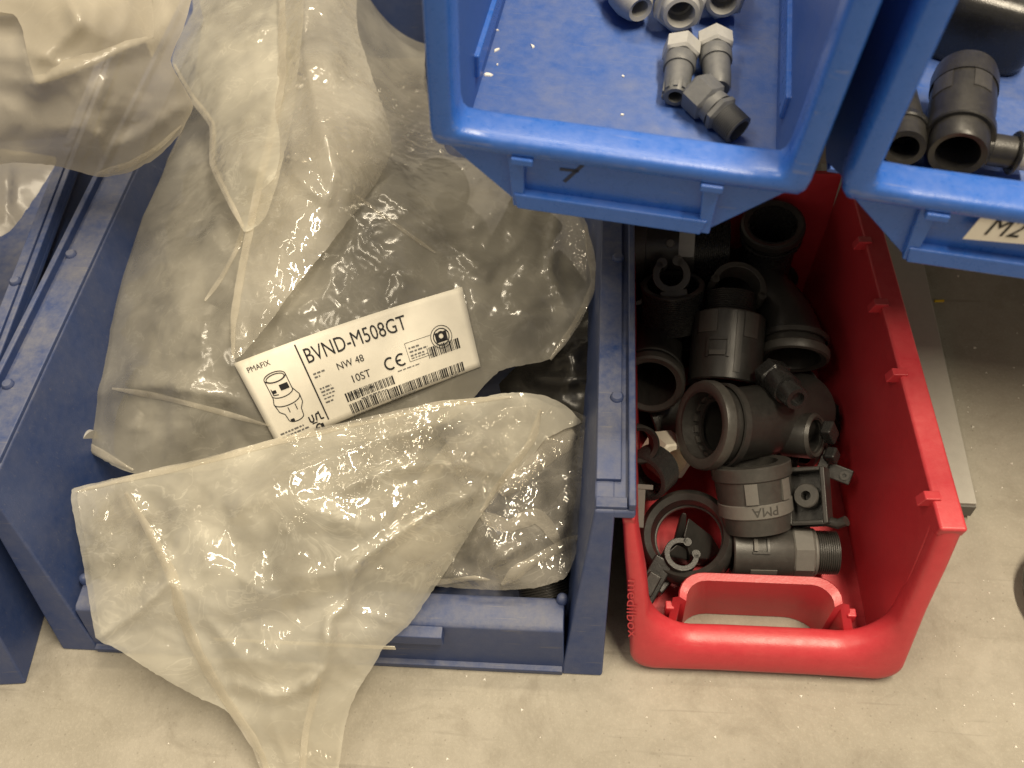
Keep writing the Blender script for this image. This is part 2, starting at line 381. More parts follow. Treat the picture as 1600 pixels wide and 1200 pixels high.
# ------------------------------------------------------------------ red bin
rr = empty('storage_bin', 'red plastic bin full of black conduit fittings', 'storage bin', (.111, .215, 0))
def red_bin(root):
    h = .14; D = .35
    def shrink(y): return -.009 * max(0, (y - .05)) / .24
    for s in (-1, 1):
        wl = MB()
        prof = [(.022, .0), (D, .0), (D, h), (.2, h), (.0445, h), (.0450, .131), (.052, .127), (.040, .09), (.027, .04)]
        def P(y, z, inner):
            k = z / h
            if s > 0: x = ((.073 + .0095 * k) if inner else (.0875 + .0105 * k)) + shrink(y)
            else: x = -((.080 + .010 * k) if inner else (.0875 + .0105 * k))
            return (x, y, z)
        wl.prism([P(y, z, False) for y, z in prof], [P(y, z, True) for y, z in prof])
        ob = wl.build('side_wall', M['red'], root, bevel=.002, segs=3)
        for yy in ((.066, .156, .215, .274) if s > 0 else ()):
            nb = MB(); xi = (.0825 + shrink(yy)) if s > 0 else -.090
            a = xi - s * .0075; b = xi + s * .0045
            nb.prism([(a, yy - .0028, h - .007), (b, yy - .0028, h - .007), (b, yy - .0028, h + .0016), (a + s * .003, yy - .0028, h + .0016)],
                     [(a, yy + .0036, h - .007), (b, yy + .0036, h - .007), (b, yy + .0036, h + .0006), (a + s * .003, yy + .0036, h + .0006)])
            nb.build('rim_notch', M['red'], ob, bevel=.0006)
    # swept front frame: side posts running into the thick handle bar
    outer, inner = [], []
    def arc(cx, cz, r, a0, a1, n): return [(cx + r * math.cos(math.radians(a0 + (a1 - a0) * i / n)), cz + r * math.sin(math.radians(a0 + (a1 - a0) * i / n))) for i in range(n + 1)]
    n = 10
    oL = [(-.0978, .1365), (-.0955, .105), (-.092, .07)] + arc(-.089 + .013, .016, .013, 180, 270, n)
    iL = [(-.0898, .1365), (-.0855, .11), (-.081, .085)] + arc(-.0785 + .034, .0645, .034, 180, 270, n)
    iR = [(.0824, .1365), (.081, .11), (.079, .085)] + [(-x - .002, z) for x, z in iL[3:]]
    midx = [-.03, 0, .03]
    outer = oL + [(x, .004) for x in midx] + [(-x, z) for x, z in reversed(oL)]
    inner = iL + [(x, .031) for x in midx] + list(reversed(iR))
    rings = []
    for (ox, oz), (ix, iz) in zip(outer, inner):
        cz = (oz + iz) / 2; cx = (ox + ix) / 2; hx, hz = (ox - ix) / 2, (oz - iz) / 2
        ring = []
        for k in range(20):
            a = 2 * math.pi * k / 20; ca, sa = math.cos(a), math.sin(a)
            e = lambda v, p: math.copysign(abs(v) ** p, v)
            q = e(ca, .62); d = e(sa, .75)
            z = cz + hz * q
            ring.append((cx + hx * q, .0100 + (.0465 * z / .14) + .0105 * d, z))
        rings.append(ring)
    fr = MB(); fr.loft(rings); f = fr.build('front_frame', M['red'], root, angle=60)
    # embossed lettering down the left post
    vs, fs = text_mesh('medilbox', .0098)
    em = MB(); pts = []
    for a, b in vs:
        z = .0905 - a * 1.42; x = -.0925 + b * .95 + .0055 * max(0, (.06 - z) / .06)
        pts.append((x, -.0009 + .0465 * z / .14, z))
    em.add(pts + [(x, y + .004, z) for x, y, z in pts], fs); em.build('embossed_lettering', M['red'], f)
    # arched shroud of the finger hole
    def upath(pl, pr, yb, yf, r):
        pts = [(pl - .006, yf), (pl - .003, yb - r * .9)] + [(pl + r - r * math.cos(math.radians(q)), yb - r + r * math.sin(math.radians(q))) for q in range(0, 91, 15)]
        pts += [(pr - r + r * math.sin(math.radians(q)), yb - r + r * math.cos(math.radians(q))) for q in range(0, 91, 15)] + [(pr + .005, yb - r * .9), (pr + .010, yf)]
        return pts
    to = upath(-.0585, .047, .0535, .026, .017); tn = upath(-.0535, .041, .0475, .026, .014)
    bo = upath(-.055, .038, .0495, .024, .018); bn = upath(-.051, .033, .0460, .024, .016)
    rings = []
    for i, (a, b, c, d) in enumerate(zip(to, tn, bo, bn)):
        k = min(i, len(to) - 1 - i); zt = (.0265, .0445, .0500, .0515)[k] if k < 4 else .052
        q_ = (0, .08, .18, .32, .48, .64, .8, .92)[k] if k < 8 else 1.0
        c = (a[0] + (c[0] - a[0]) * q_, a[1] + (c[1] - a[1]) * q_); d = (b[0] + (d[0] - b[0]) * q_, b[1] + (d[1] - b[1]) * q_)
        rings.append([(a[0], a[1], zt), (a[0] + (b[0] - a[0]) * .15, a[1] + (b[1] - a[1]) * .15, zt + .0012), (b[0], b[1], zt + .0006), (d[0], d[1], .001), (c[0], c[1], .001), (a[0], a[1], zt - .006)])
    sh = MB(); sh.loft(rings); sh.build('finger_hole_shroud', M['red'], root, angle=45)
    for x, y in ((-.0632, .034), (.0542, .034)):
        bl = MB(); bl.box(x - .003, x + .003, y - .002, y + .004, .025, .0400); bl.build('shroud_foot', M['red'], root, bevel=.001)
    bt = MB(); bt.box(-.08, .075, .047, D, .0015, .0045); bt.box(-.08, -.061, .022, .0472, .0015, .0045); bt.box(.056, .08, .022, .0472, .0015, .0045)
    bt.build('floor_panel', M['red'], root)
    bw = MB(); bw.box(-.078, .068, D - .004, D - .0005, .004, h - .001); bw.build('back_wall', M['red'], root)
red_bin(rr)

# ------------------------------------------------------------------ upper blue bins (tilted frame of their own)
_S = Vector((-43, 980, F)).normalized()
_L = Vector((1, .161, -.079)); _L -= _S * _L.dot(_S); _L.normalize()
_D = _L.cross(_S)
UL, UD, UU = RW @ _L, RW @ _D, -(RW @ _S)
UP = pd(668, 205, .43)
UM = Matrix.Identity(4)
for i in range(3): UM[i][0], UM[i][1], UM[i][2], UM[i][3] = UL[i], UD[i], UU[i], UP[i]
UB = Matrix((UL, UD, UU))
def uplane(u, v, axis, val, off=0.0):
    """pixel -> local point of an upper bin on one of its planes"""
    o = UB @ (CAM - UP); r = UB @ ray(u, v); o.x -= off
    return o + r * ((val - o[axis]) / r[axis])

def blue_bin(root, mark=None, slip=False):
    W = .177; H = .14; D = .36
    oc = [(0, H), (0, .03), (0, .0), (.0008, -.006), (.003, -.0088), (.03, -.0095)]
    ic = [(.0125, H), (.0125, .03), (.0127, .010), (.0138, .0045), (.0165, .0018), (.03, .001)]
    outer = oc + [(W / 2, -.0095)] + [(W - x, z) for x, z in reversed(oc)]
    inner = ic + [(W / 2, .001)] + [(W - x, z) for x, z in reversed(ic)]
    rings = []
    for (ox, oz), (ix, iz) in zip(outer, inner):
        cx, cz, hx, hz = (ox + ix) / 2, (oz + iz) / 2, (ox - ix) / 2, (oz - iz) / 2
        ring = []
        for k in range(20):
            a = 2 * math.pi * k / 20
            e = lambda v, p: math.copysign(abs(v) ** p, v)
            q = e(math.cos(a), .45); d = e(math.sin(a), .6)
            ring.append((cx + hx * q, .0105 + .0105 * d, cz + hz * q))
        rings.append(ring)
    fr = MB(); fr.loft(rings); f = fr.build('front_rim', M['blue'], root, angle=60)
    # walls and floor
    for s in (0, 1):
        X = lambda x: x if s == 0 else W - x
        wl = MB(); bot = .0075
        prof = [(.012, -.008), (.062, -.04), (D, -.04), (D, H + .004), (.012, H + .004)]
        def P(y, z, inner):
            k = (z + .04) / (H + .04)
            return (X((bot if inner else bot - .003) + (-.004) * k), y, z)
        wl.prism([P(y, z, 0) for y, z in prof], [P(y, z, 1) for y, z in prof])
        wo = wl.build('side_wall', M['bluedust'], root, bevel=.0008)
        rb_ = MB(); a, b = sorted((X(.0045), X(.0095))); rb_.box(a, b, .075, D - .01, -.026, -.012)
        rb_.build('wall_rib', M['blue'], wo, bevel=.001)
    bt = MB(); bt.box(.0055, W - .0055, .056, D, -.0415, -.0395); bt.build('floor_panel', M['bluedust'], root)
    bw = MB(); bw.box(.002, W - .002, D - .003, D, -.0395, H); bw.build('back_wall', M['blue'], root)
    # front panel: trapezoid carrying the label frame
    fp = MB(); y0, y1 = .0065, .011
    tz = [(.004, -.008), (W - .004, -.008), (W - .012, -.016), (.1395, -.0425), (.0410, -.0425), (.012, -.016)]
    fp.prism([(x, y0, z) for x, z in tz], [(x, y1, z) for x, z in tz]); p = fp.build('front_panel', M['blue'], root, bevel=.001)
    dk = MB(); tq = [(.006, -.01), (W - .006, -.01), (W - .036, -.0405), (.036, -.0405)]
    dk.prism([(x, .0112, z) for x, z in tq], [(x, .016, z) for x, z in tq]); dk.build('front_wall', M['blue'], root)
    for x0, x1 in ((.038, .0455), (.1305, .138)):
        lf = MB(); lf.prism([(x0 - .001, .0025, -.0085), (x1, .0025, -.0085), (x1, .007, -.0085), (x0 - .001, .007, -.0085)], [(x0 + .003, .0025, -.0425), (x1 + .001, .0025, -.0425), (x1 + .001, .007, -.0425), (x0 + .003, .007, -.0425)])
        lf.build('label_frame_post', M['blue'], p, bevel=.0008)
    lb = MB(); lb.prism([(.041, .0015, -.0335), (.041, .007, -.0335), (.043, .007, -.0430), (.043, .0015, -.0430)], [(.1365, .0015, -.0335), (.1365, .007, -.0335), (.1345, .007, -.0430), (.1345, .0015, -.0430)])
    lb.build('label_frame_bar', M['blue'], p, bevel=.0009)
    for x in (.0395, .1285):
        c = MB(); c.box(x, x + .0105, -.001, .006, -.0125, -.0085); c.build('label_clip', M['blue'], p, bevel=.0008)
    if mark:
        mk = MB()
        for q in mark:
            for (xa, za), (xb, zb) in zip(q[:-1], q[1:]):
                d = Vector((xb - xa, zb - za)).normalized() * .0009; nx, nz = -d.y, d.x
                mk.prism([(xa - d.x - nx, .0063, za - d.y - nz), (xb + d.x - nx, .0063, zb + d.y - nz), (xb + d.x + nx, .0063, zb + d.y + nz), (xa - d.x + nx, .0063, za - d.y + nz)],
                         [(xa - d.x - nx, .0067, za - d.y - nz), (xb + d.x - nx, .0067, zb + d.y - nz), (xb + d.x + nx, .0067, zb + d.y + nz), (xa - d.x + nx, .0067, za - d.y + nz)])
        mk.build('handwritten_seven', M['pen'], p)
    if slip:
        cs = slip
        sl = MB(); sl.add(cs, [(0, 1, 2, 3)]); so = sl.build('label_slip', M['white'], p)
        vs, fs = text_mesh('M2', 1.0)
        a, b, c, d = [Vector(q) for q in cs]; tx = MB()
        pts = []
        for x, y in vs:
            s_, t_ = .10 + x * .205, .20 + y * .80
            q = (a * (1 - s_) + b * s_) * (1 - t_) + (d * (1 - s_) + c * s_) * t_
            pts.append((q.x, q.y - .0003, q.z))
        tx.add(pts, fs); tx.build('lettering', M['ink'], so)

u1 = empty('storage_bin', 'bright blue bin holding grey cable glands, marked 7 on its front', 'storage bin', mat=UM, group='bright blue upper bins')
blue_bin(u1, mark=[[(.0635, -.0105), (.0745, -.0108), (.0655, -.0245)], [(.0632, -.0175), (.0705, -.0172)]])
u2m = UM @ Matrix.Translation((.1905, 0, .002))
u2 = empty('storage_bin', 'bright blue bin holding black fittings, white M2 label on its front', 'storage bin', mat=u2m, group='bright blue upper bins')
_l = [uplane(*q, 1, .0012, .1905) - Vector((0, 0, .0008)) for q in ((1502, 376), (1720, 395), (1770, 356), (1545, 326))]
blue_bin(u2, slip=[tuple(q) for q in _l])
# the shelf that carries them
sh = MB(); sh.box(.004, .80, .088, .75, -.062, -.0445)
so = sh.build('shelf_board', M['darkpaint']); so.matrix_world = UM
tag(so, 'dark shelf board carrying the two upper blue bins', 'shelf')

# ------------------------------------------------------------------ grey deck strip on the right
ds = MB(); e0 = pz(1527, 787, .02); e1 = pz(1440, 395, .02); dr = (e1 - e0).normalized()
nr = Vector((dr.y, -dr.x, 0)).normalized(); q = [e0, e0 + dr * .5, e0 + dr * .5 - nr * .075, e0 - nr * .075]
ds.prism([(p.x, p.y, .0012) for p in q], [(p.x, p.y, .02) for p in q])
g = empty('metal_strip', 'grey painted metal strip lying beside the red bin', 'metal strip', tuple(e0 - Vector((0, 0, .02))))
ds.build('channel', M['alu'], g, bevel=.0008, local=Vector(g.location))
ec = MB(); a, b = e0 - dr * .0015, e0 - nr * .075 - dr * .0015
ec.prism([(p.x, p.y, .004) for p in (a, b, b + dr * .0016, a + dr * .0016)], [(p.x, p.y, .0172) for p in (a, b, b + dr * .0016, a + dr * .0016)])
ec.build('end_face', M['pad'], g, local=Vector(g.location))

# ------------------------------------------------------------------ fitting builders (local axis = z)
def ringp(ro, ri, z0, z1, ch=.0007):
    return [(ri, z0), (ro - ch, z0), (ro, z0 + ch), (ro, z1 - ch), (ro - ch, z1), (ri, z1)]
def threadp(ro, ri, z0, z1, pitch=.0016):
    n = max(2, int((z1 - z0) / pitch)); p = (z1 - z0) / n; pr = [(ri, z0)]
    for i in range(n):
        pr += [(ro - .0009, z0 + p * i + p * .05), (ro, z0 + p * (i + .38)), (ro, z0 + p * (i + .58)), (ro - .0009, z0 + p * (i + .93))]
    return pr + [(ri, z1)]
def patch(mb, r0, r1, a0, a1, z0, z1, n=6):
    a0, a1 = math.radians(a0), math.radians(a1)
    rings = []
    for i in range(n + 1):
        a = a0 + (a1 - a0) * i / n; c, s = math.cos(a), math.sin(a)
        rings.append([(r0 * c, r0 * s, z0), (r1 * c, r1 * s, z0), (r1 * c, r1 * s, z1), (r0 * c, r0 * s, z1)])
    mb.loft(rings)
def LM(profs, name, mat, root, seg=44, **k):
    b = MB()
    for p in profs: b.lathe(p, seg)
    return b.build(name, mat, root, **k)
def latch(root, R, ang, z0, z1, wd, mat, mat2):
    h = R + .0008
    b = MB(); t = (z1 - z0) * .14; wa = math.degrees(wd / R) / 2; ta = wa * .22
    patch(b, R - .001, h + .0006, ang - wa, ang - wa + ta, z0, z1, 2); patch(b, R - .001, h + .0006, ang + wa - ta, ang + wa, z0, z1, 2)
    patch(b, R - .001, h + .0006, ang - wa + ta, ang + wa - ta, z1 - t, z1, 4)
    f = b.build('latch_frame', mat, root)
    b = MB(); patch(b, R - .001, h + .0015, ang - wa + ta * 1.5, ang + wa - ta * 1.5, z0 + t * .5, z0 + t * 2.2, 4); b.build('latch_tab', mat2, f)
    return f
def connector(root, R, Lb, Rt, Lt, mat='black', mat2='dark', hexc=0.0, latches=(90,), bore=.80, pads=(), ring=True, pitch=.0016):
    """conduit connector: hollow barrel with snap window, collar and threaded end"""
    bd = [(R * bore, 0), (R * .96, 0), (R, .0009), (R, Lb - .0009), (R * .97, Lb), (Rt * .8, Lb), (Rt * .8, Lb * .9), (R * bore, Lb * .82)]
    body = LM([bd], 'barrel', M[mat], root)
    if ring: LM([ringp(R * 1.045, R * .9, -.0006, Lb * .13)], 'end_ring', M[mat2], root)
    for a in latches: latch(root, R, a, Lb * .30, Lb * .58, R * .62, M[mat], M[mat2])
    for a0, a1, z0, z1 in pads:
        b = MB(); patch(b, R - .001, R + .0007, a0, a1, Lb * z0, Lb * z1); b.build('grip_pad', M[mat2], body)
    z = Lb
    if hexc:
        b = MB(); b.hexring(R * 1.06, Rt * .8, Lb - .0005, Lb + hexc, 48, 8); b.build('hex_collar', M[mat2], root); z = Lb + hexc
        LM([ringp(Rt * 1.10, Rt * .8, z - .0004, z + .0022)], 'seal_ring', M['pad'], root); z += .002
    LM([threadp(Rt, Rt * .8, z - .0004, z + Lt, pitch)], 'threaded_end', M[mat], root)
    return root
def gland(root, R, L, mat='grey', mat2='lgrey', slots=True):
    """cable gland: hexagon nut, neck, clamping end with slots and bore"""
    b = MB(); b.hexring(R, R * .55, L * .72, L, 36, 6); b.build('hex_nut', M[mat2], root)
    LM([[(R * .5, L * .5), (R * .80, L * .5), (R * .84, L * .53), (R * .84, L * .66), (R * .72, L * .73), (R * .5, L * .73)]], 'neck', M[mat], root)
    LM([[(R * .36, 0), (R * .56, 0), (R * .64, L * .04), (R * .70, L * .2), (R * .72, L * .51), (R * .4, L * .51), (R * .36, L * .3)]], 'clamping_body', M[mat], root)
    if slots:
        for k in range(10):
            b = MB(); a = 36 * k; patch(b, R * .55, R * .715, a - 9, a + 9, L * .03, L * .2, 2); b.build('clamping_finger', M[mat], root)
    return root
def pipe(mb, path, Ro, Ri, seg=40):
    path = [Vector(p) for p in path]; n = len(path); fr = []; prev = None
    for i, p in enumerate(path):
        t = (path[min(i + 1, n - 1)] - path[max(i - 1, 0)]).normalized()
        a = t.orthogonal().normalized() if prev is None else (prev - t * prev.dot(t)).normalized()
        prev = a; fr.append((p, a, t.cross(a)))
    def rg(i, r):
        p, a, b = fr[i]; return [p + (a * math.cos(2 * math.pi * k / seg) + b * math.sin(2 * math.pi * k / seg)) * r for k in range(seg)]
    g = (lambda f, x: f(x) if callable(f) else f)
    rings = [rg(i, g(Ro, i / (n - 1))) for i in range(n)] + [rg(i, g(Ri, i / (n - 1))) for i in range(n - 1, -1, -1)]
    mb.loft(rings, loop=True)
def curve(pts, n=14):
    """smooth path through 3 control points (quadratic) after a straight start"""
    a, b, c = [Vector(p) for p in pts]
    return [a * (1 - t) ** 2 + b * 2 * t * (1 - t) + c * t * t for t in [i / n for i in range(n + 1)]]
def elbow(name, label, p0, p1, p2, R, mat='black', mat2='dark', teeth=True, cat='pipe elbow', group=None, open_end=False):
    """hollow elbow: mouth at p0, bending at p1 towards p2"""
    root = empty(name, label, cat, tuple(p0 + (p1 - p0) * .3 - Vector((0, 0, R))), group=group); o = Vector(root.location)
    path = [p - o for p in curve((p0, p1, p2))]
    b = MB(); pipe(b, path, lambda t: R * (1.0 - .10 * min(1, t * 3)), lambda t: R * (.80 - .12 * min(1, t * 3)))
    b.build('elbow_tube', M[mat], root)
    mt = axis_matrix(p0, p0 + (p1 - p0) * .3); mt.translation -= o
    def put(b, nm, mm_):
        ob = b.build(nm, M[mm_], root); ob.matrix_local = mt; return ob
    b = MB(); b.lathe([(R * .82, 0), (R * .98, -.0014), (R * 1.06, -.0006), (R * 1.09, .0015), (R * 1.09, R * .22), (R * 1.0, R * .30), (R * .84, R * .30)], 48); put(b, 'mouth_ring', mat2)
    b = MB(); b.lathe([(R * 1.0, R * .50), (R * 1.05, R * .52), (R * 1.05, R * .68), (R * .99, R * .72)], 48); put(b, 'collar', mat)
    if teeth:
        for k in range(16):
            b = MB(); patch(b, R * .70, R * .835, k * 22.5, k * 22.5 + 14, R * .30, R * .42, 3); put(b, 'snap_tooth', mat2)
        b = MB(); b.lathe([(R * .62, R * .42), (R * .84, R * .42), (R * .84, R * .5), (R * .62, R * .5)], 40); put(b, 'inner_ring', mat)
    return root
def fit(name, label, cat, p0, p1, roll=0, group=None):
    return empty(name, label, cat, mat=axis_matrix(p0, p1, math.radians(roll)), group=group)
def clip(root, r, wdt, mat='black2', gap=70, th=.003, base=True):
    """saddle clip: open C clamp on a screw-down foot"""
    b = MB(); g = math.radians(gap / 2)
    b.lathe([(r, 0), (r + th, 0), (r + th, wdt), (r, wdt)], 28, math.pi / 2 + g, math.pi * 2.5 - g); b.build('clamp_jaw', M[mat], root, bevel=.0005)
    for s in (-1, 1):
        a = math.pi / 2 + s * g; b = MB(); b.lathe([(0, 0), (th * .75, 0), (th * .75, wdt), (0, wdt)], 12, off=((r + th * .5) * math.cos(a), (r + th * .5) * math.sin(a), 0)); b.build('jaw_lip', M[mat], root)
    if base:
        b = MB(); b.box(-r * 1.15, r * 1.15, -r - th * 2.4, -r - th * .6, 0, wdt); b.build('foot', M[mat], root, bevel=.0008)

def fitc(name, label, cat, c, ang=0, group=None, tilt=(0, 0)):
    """a thing at c whose face looks at the camera side, turned by ang, tipped by tilt"""
    z = (CAM - c).normalized(); x = (r_ - z * r_.dot(z)).normalized(); y = z.cross(x); m = Matrix.Identity(4)
    for i in range(3): m[i][0], m[i][1], m[i][2], m[i][3] = x[i], y[i], z[i], c[i]
    m = m @ Matrix.Rotation(math.radians(tilt[0]), 4, 'X') @ Matrix.Rotation(math.radians(tilt[1]), 4, 'Y') @ Matrix.Rotation(math.radians(ang), 4, 'Z')
    return empty(name, label, cat, mat=m, group=group)
G1 = 'black conduit fittings in the red bin'
V = Vector
# 1 big connector, half under the upper bin
p0, p1 = pz(990, 384, .092), pz(1136, 390, .092); R = mm(55, p0); L = (p1 - p0).length
t = fit('conduit_connector', 'large black connector lying sideways under the blue bin edge, pale patch on top', 'conduit fitting', p0, p1, 0, G1)
LM([ringp(R * 1.02, R * .8, 0, L * .135)], 'end_ring', M['dark'], t)
LM([[(R * .78, L * .13), (R * .97, L * .13), (R * .97, L * .64), (R * .78, L * .64)]], 'barrel', M['black'], t)
up_ = t.matrix_world.to_3x3().inverted() @ (CAM - p0).normalized(); A = math.degrees(math.atan2(up_.y, up_.x))
b = MB(); patch(b, R * .95, R * 1.0, A - 28, A + 14, L * .47, L * .63); b.build('grip_pad', M['lgrey'], t)
b = MB(); b.lathe([(0, 0), (.0034, 0), (.003, .0013), (0, .0018)], 18); ob = b.build('rivet', M['pad'], t)
q = V((math.cos(math.radians(A - 6)), math.sin(math.radians(A - 6)), 0)); ob.matrix_local = axis_matrix(q * R * .965 + V((0, 0, L * .38)), q * R * 1.2 + V((0, 0, L * .38)))
LM([threadp(R * .93, R * .7, L * .64, L, .0014)], 'threaded_end', M['black2'], t, seg=60)
# 3 threaded ring below it
p0, p1 = pz(1050, 505, .075), pz(1051, 447, .105)
t = fit('threaded_ring', 'black finely threaded ring standing below the large sideways connector', 'threaded ring', p0, p1, 0, G1); R = mm(47, p0); L = (p1 - p0).length
LM([threadp(R, R * .86, 0, L, .0016)], 'thread', M['black2'], t, seg=60)
LM([ringp(R * 1.03, R * .84, L - .0004, L + .0016)], 'rim', M['black'], t)
LM([ringp(R * .72, R * .6, -.004, .0004)], 'lower_lip', M['pad'], t)
# 2 open clip standing in it
c = pz(1049, 434, .108)
t = fitc('saddle_clip', 'small open C clip standing in the threaded ring', 'pipe clip', c, 8, G1, (-12, 0)); clip(t, mm(18, c), .012, 'dark', 62, mm(11, c))
# 4 hook at the rim
c = pz(992, 456, .09); t = fitc('saddle_clip', 'small hook shaped clip half hidden behind the navy rim', 'pipe clip', c, 10, G1); clip(t, mm(14, c), .01, 'dark', 120, mm(7, c), False)
# 5 tee body at left, open mouth facing down
p0 = pz(1017, 600, .082); p1 = pz(1024, 540, .060); p2 = pz(1030, 480, .045)
elbow('conduit_elbow', 'dark elbow with round open mouth right beside the navy rim', p0, p1, p2, mm(49, p0), 'black', 'dark', False, 'conduit fitting', G1)
# 6 centre connector
p0, p1 = pz(1131, 602, .070), pz(1140, 496, .092); R = mm(56, p0); L = (p1 - p0).length
t = fit('conduit_connector', 'upright black connector with snap window and threaded top in the middle of the red bin', 'conduit fitting', p0, p1, 0, G1)
up_ = t.matrix_world.to_3x3().inverted() @ (CAM - p0).normalized(); A = math.degrees(math.atan2(up_.y, up_.x))
connector(t, R, L, R * .70, mm(38, p0), 'black', 'dark', 0, (A - 14,), .8, ((A + 24, A + 50, .62, .97), (A - 52, A - 18, .66, .97), (A + 12, A + 22, .1, .96)), False)
# 8 strap saddle above it
c = pz(1146, 462, .095)
t = fitc('saddle_clip', 'wide black saddle strap arched over the upright connector', 'pipe clip', c, 165, G1, (-30, 15)); clip(t, mm(33, c), .016, 'dark', 170, mm(9, c), False)
# 7 tube at the top right
p0 = pz(1208, 350, .115); p1 = pz(1200, 400, .075); p2 = pz(1180, 450, .06)
elbow('conduit_elbow', 'black tube with open end facing up in the dark back corner', p0, p1, p2, mm(46, p0), 'black2', 'black', False, 'conduit fitting', G1)
# 9 right elbow
p0 = pz(1240, 560, .075); p1 = pz(1243, 488, .085); p2 = pz(1170, 440, .06)
elbow('conduit_elbow', 'ribbed black elbow against the red wall, mouth facing down', p0, p1, p2, mm(50, p0), 'black', 'dark', False, 'conduit fitting', G1)
# 10 small gland
p0, p1 = pz(1246, 624, .112), pz(1196, 578, .092); t = fit('cable_gland', 'small shiny black gland with round open tip below the elbow', 'cable gland', p0, p1, 0, G1)
R = mm(26, p0); L = (p1 - p0).length
LM([[(R * .45, 0), (R * .68, 0), (R * .74, .0015), (R * .78, L * .28), (R * .55, L * .28)]], 'tip', M['black2'], t)
LM([[(R * .5, L * .28), (R * .9, L * .28), (R * .95, L * .32), (R * .95, L * .62), (R * .5, L * .62)]], 'body', M['black2'], t)
b = MB(); b.hexring(R * 1.12, R * .4, L * .62, L * .9); b.build('hex_nut', M['black2'], t)
b = MB(); b.lathe([(0, .004), (R * .5, .004), (R * .5, .006), (0, .006)], 20); b.build('cable_seal', M['black2'], t)
# 11 central elbow with toothed mouth
p0 = pz(1096, 664, .096); p1 = pz(1175, 668, .078); p2 = pz(1258, 636, .052)
elbow('conduit_elbow', 'big black elbow with toothed round mouth facing left in the middle of the pile', p0, p1, p2, mm(65, p0), 'black', 'dark', True, 'conduit fitting', G1)
# 12 clamp ring on the right
p0, p1 = pz(1272, 681, .075), pz(1228, 678, .065); t = fit('conduit_clamp', 'black ring clamp with two lugs touching the red wall', 'pipe clip', p0, p1, 0, G1)
R = mm(36, p0); L = (p1 - p0).length
LM([[(R * .72, -.001), (R * .92, -.0015), (R * 1.0, .001), (R * .98, L), (R * .72, L)]], 'ring', M['black'], t)
LM([[(R * .7, .001), (R * .8, -.002), (R * .9, -.0024), (R * 1.0, 0), (R * .9, .002)]], 'lip', M['dark'], t)
o = V(t.matrix_world.translation); im = t.matrix_world.inverted()
for (u, v, z, a, h) in ((1296, 676, .078, .0075, .012), (1300, 712, .07, .0065, .008)):
    b = MB(); c = im @ pz(u, v, z); b.box(c.x - a * .75, c.x + a * .75, c.y - h * .6, c.y + h * .6, c.z - .004, c.z + .004)
    lg = b.build('lug', M['black2'], t, bevel=.0018)
    b = MB(); b.lathe(ringp(a * .62, a * .3, 0, .0014), 16, off=(c.x, c.y, c.z + .0038)); b.build('boss', M['black'], lg)
# 13 small bracket
c = pz(1306, 738, .055); t = fitc('mounting_foot', 'little black foot with slot lying against the red wall', 'bracket', c, -22, G1)
b = MB(); b.box(-.012, .011, -.0055, .0055, -.004, .003); b.build('plate', M['black'], t, bevel=.001)
b = MB(); b.lathe([(.0014, 0), (.0032, 0), (.0032, .0016), (.0014, .0016)], 16, off=(.006, 0, .0028)); b.build('boss', M['dark'], t)
b = MB(); b.box(-.013, -.006, -.004, .008, .0028, .009); b.build('upright', M['black'], t, bevel=.0008)
# 14 partial ring at lower left
c = pz(998, 694, .088); d = (CAM - c).normalized() + V((.25, -.1, 0)); t = fit('conduit_ring', 'black ring half hidden by the navy rim above the cream nut', 'ring', c, c + d, 0, G1); R = mm(30, c)
LM([[(R * .72, .004), (R * .9, .007), (R * 1.02, .005), (R * 1.05, -.012), (R * .8, -.014)]], 'ring_body', M['black'], t)
# 15 cream nut and black thread behind
c0, c1 = pz(1062, 728, .060), pz(1028, 700, .045); t = fit('plastic_nut', 'cream coloured plastic nut wedged under the big elbow', 'nut', c1, c0, 10, G1)
b = MB(); b.hexring(mm(36, c0), mm(22, c0), 0, (c0 - c1).length * .8, 36, 6); b.build('hex_nut', M['cream'], t)
p0, p1 = pz(1012, 742, .070), pz(1046, 712, .058); t = fit('threaded_ring', 'shiny black threaded ring in front of the cream nut', 'threaded ring', p0, p1, 0, G1)
LM([threadp(mm(39, p0), mm(31, p0), -.006, .014, .0016)], 'thread', M['black2'], t)
# 16 grey piece
c = pz(1006, 774, .07); t = fitc('angle_piece', 'small grey angled piece beside the navy rim end', 'bracket', c, -4, G1)
b = MB(); b.box(-.006, .006, .004, .0075, -.002, .002); b.build('top_bar', M['pad'], t, bevel=.0005)
b = MB(); b.box(-.006, .001, -.022, .0042, -.002, .0015); b.build('leg', M['pad'], t, bevel=.0005)
# 17 big plain ring
c = pz(1074, 838, .040); d = (CAM - c).normalized() + V((-.10, .22, 0)); t = fit('conduit_ring', 'big plain black ring leaning at the front with a red floor showing through', 'ring', c, c + d, 0, G1); R = mm(72, c)
LM([[(R * .74, -.004), (R * .78, .004), (R * .91, .0065), (R * 1.02, .003), (R * 1.05, -.004), (R * 1.02, -.015), (R * .78, -.015), (R * .73, -.008)]], 'ring_body', M['black'], t, seg=64)
LM([[(R * .705, -.007), (R * .77, -.006), (R * .77, -.010), (R * .705, -.010)]], 'inner_lip', M['dark'], t, seg=64)
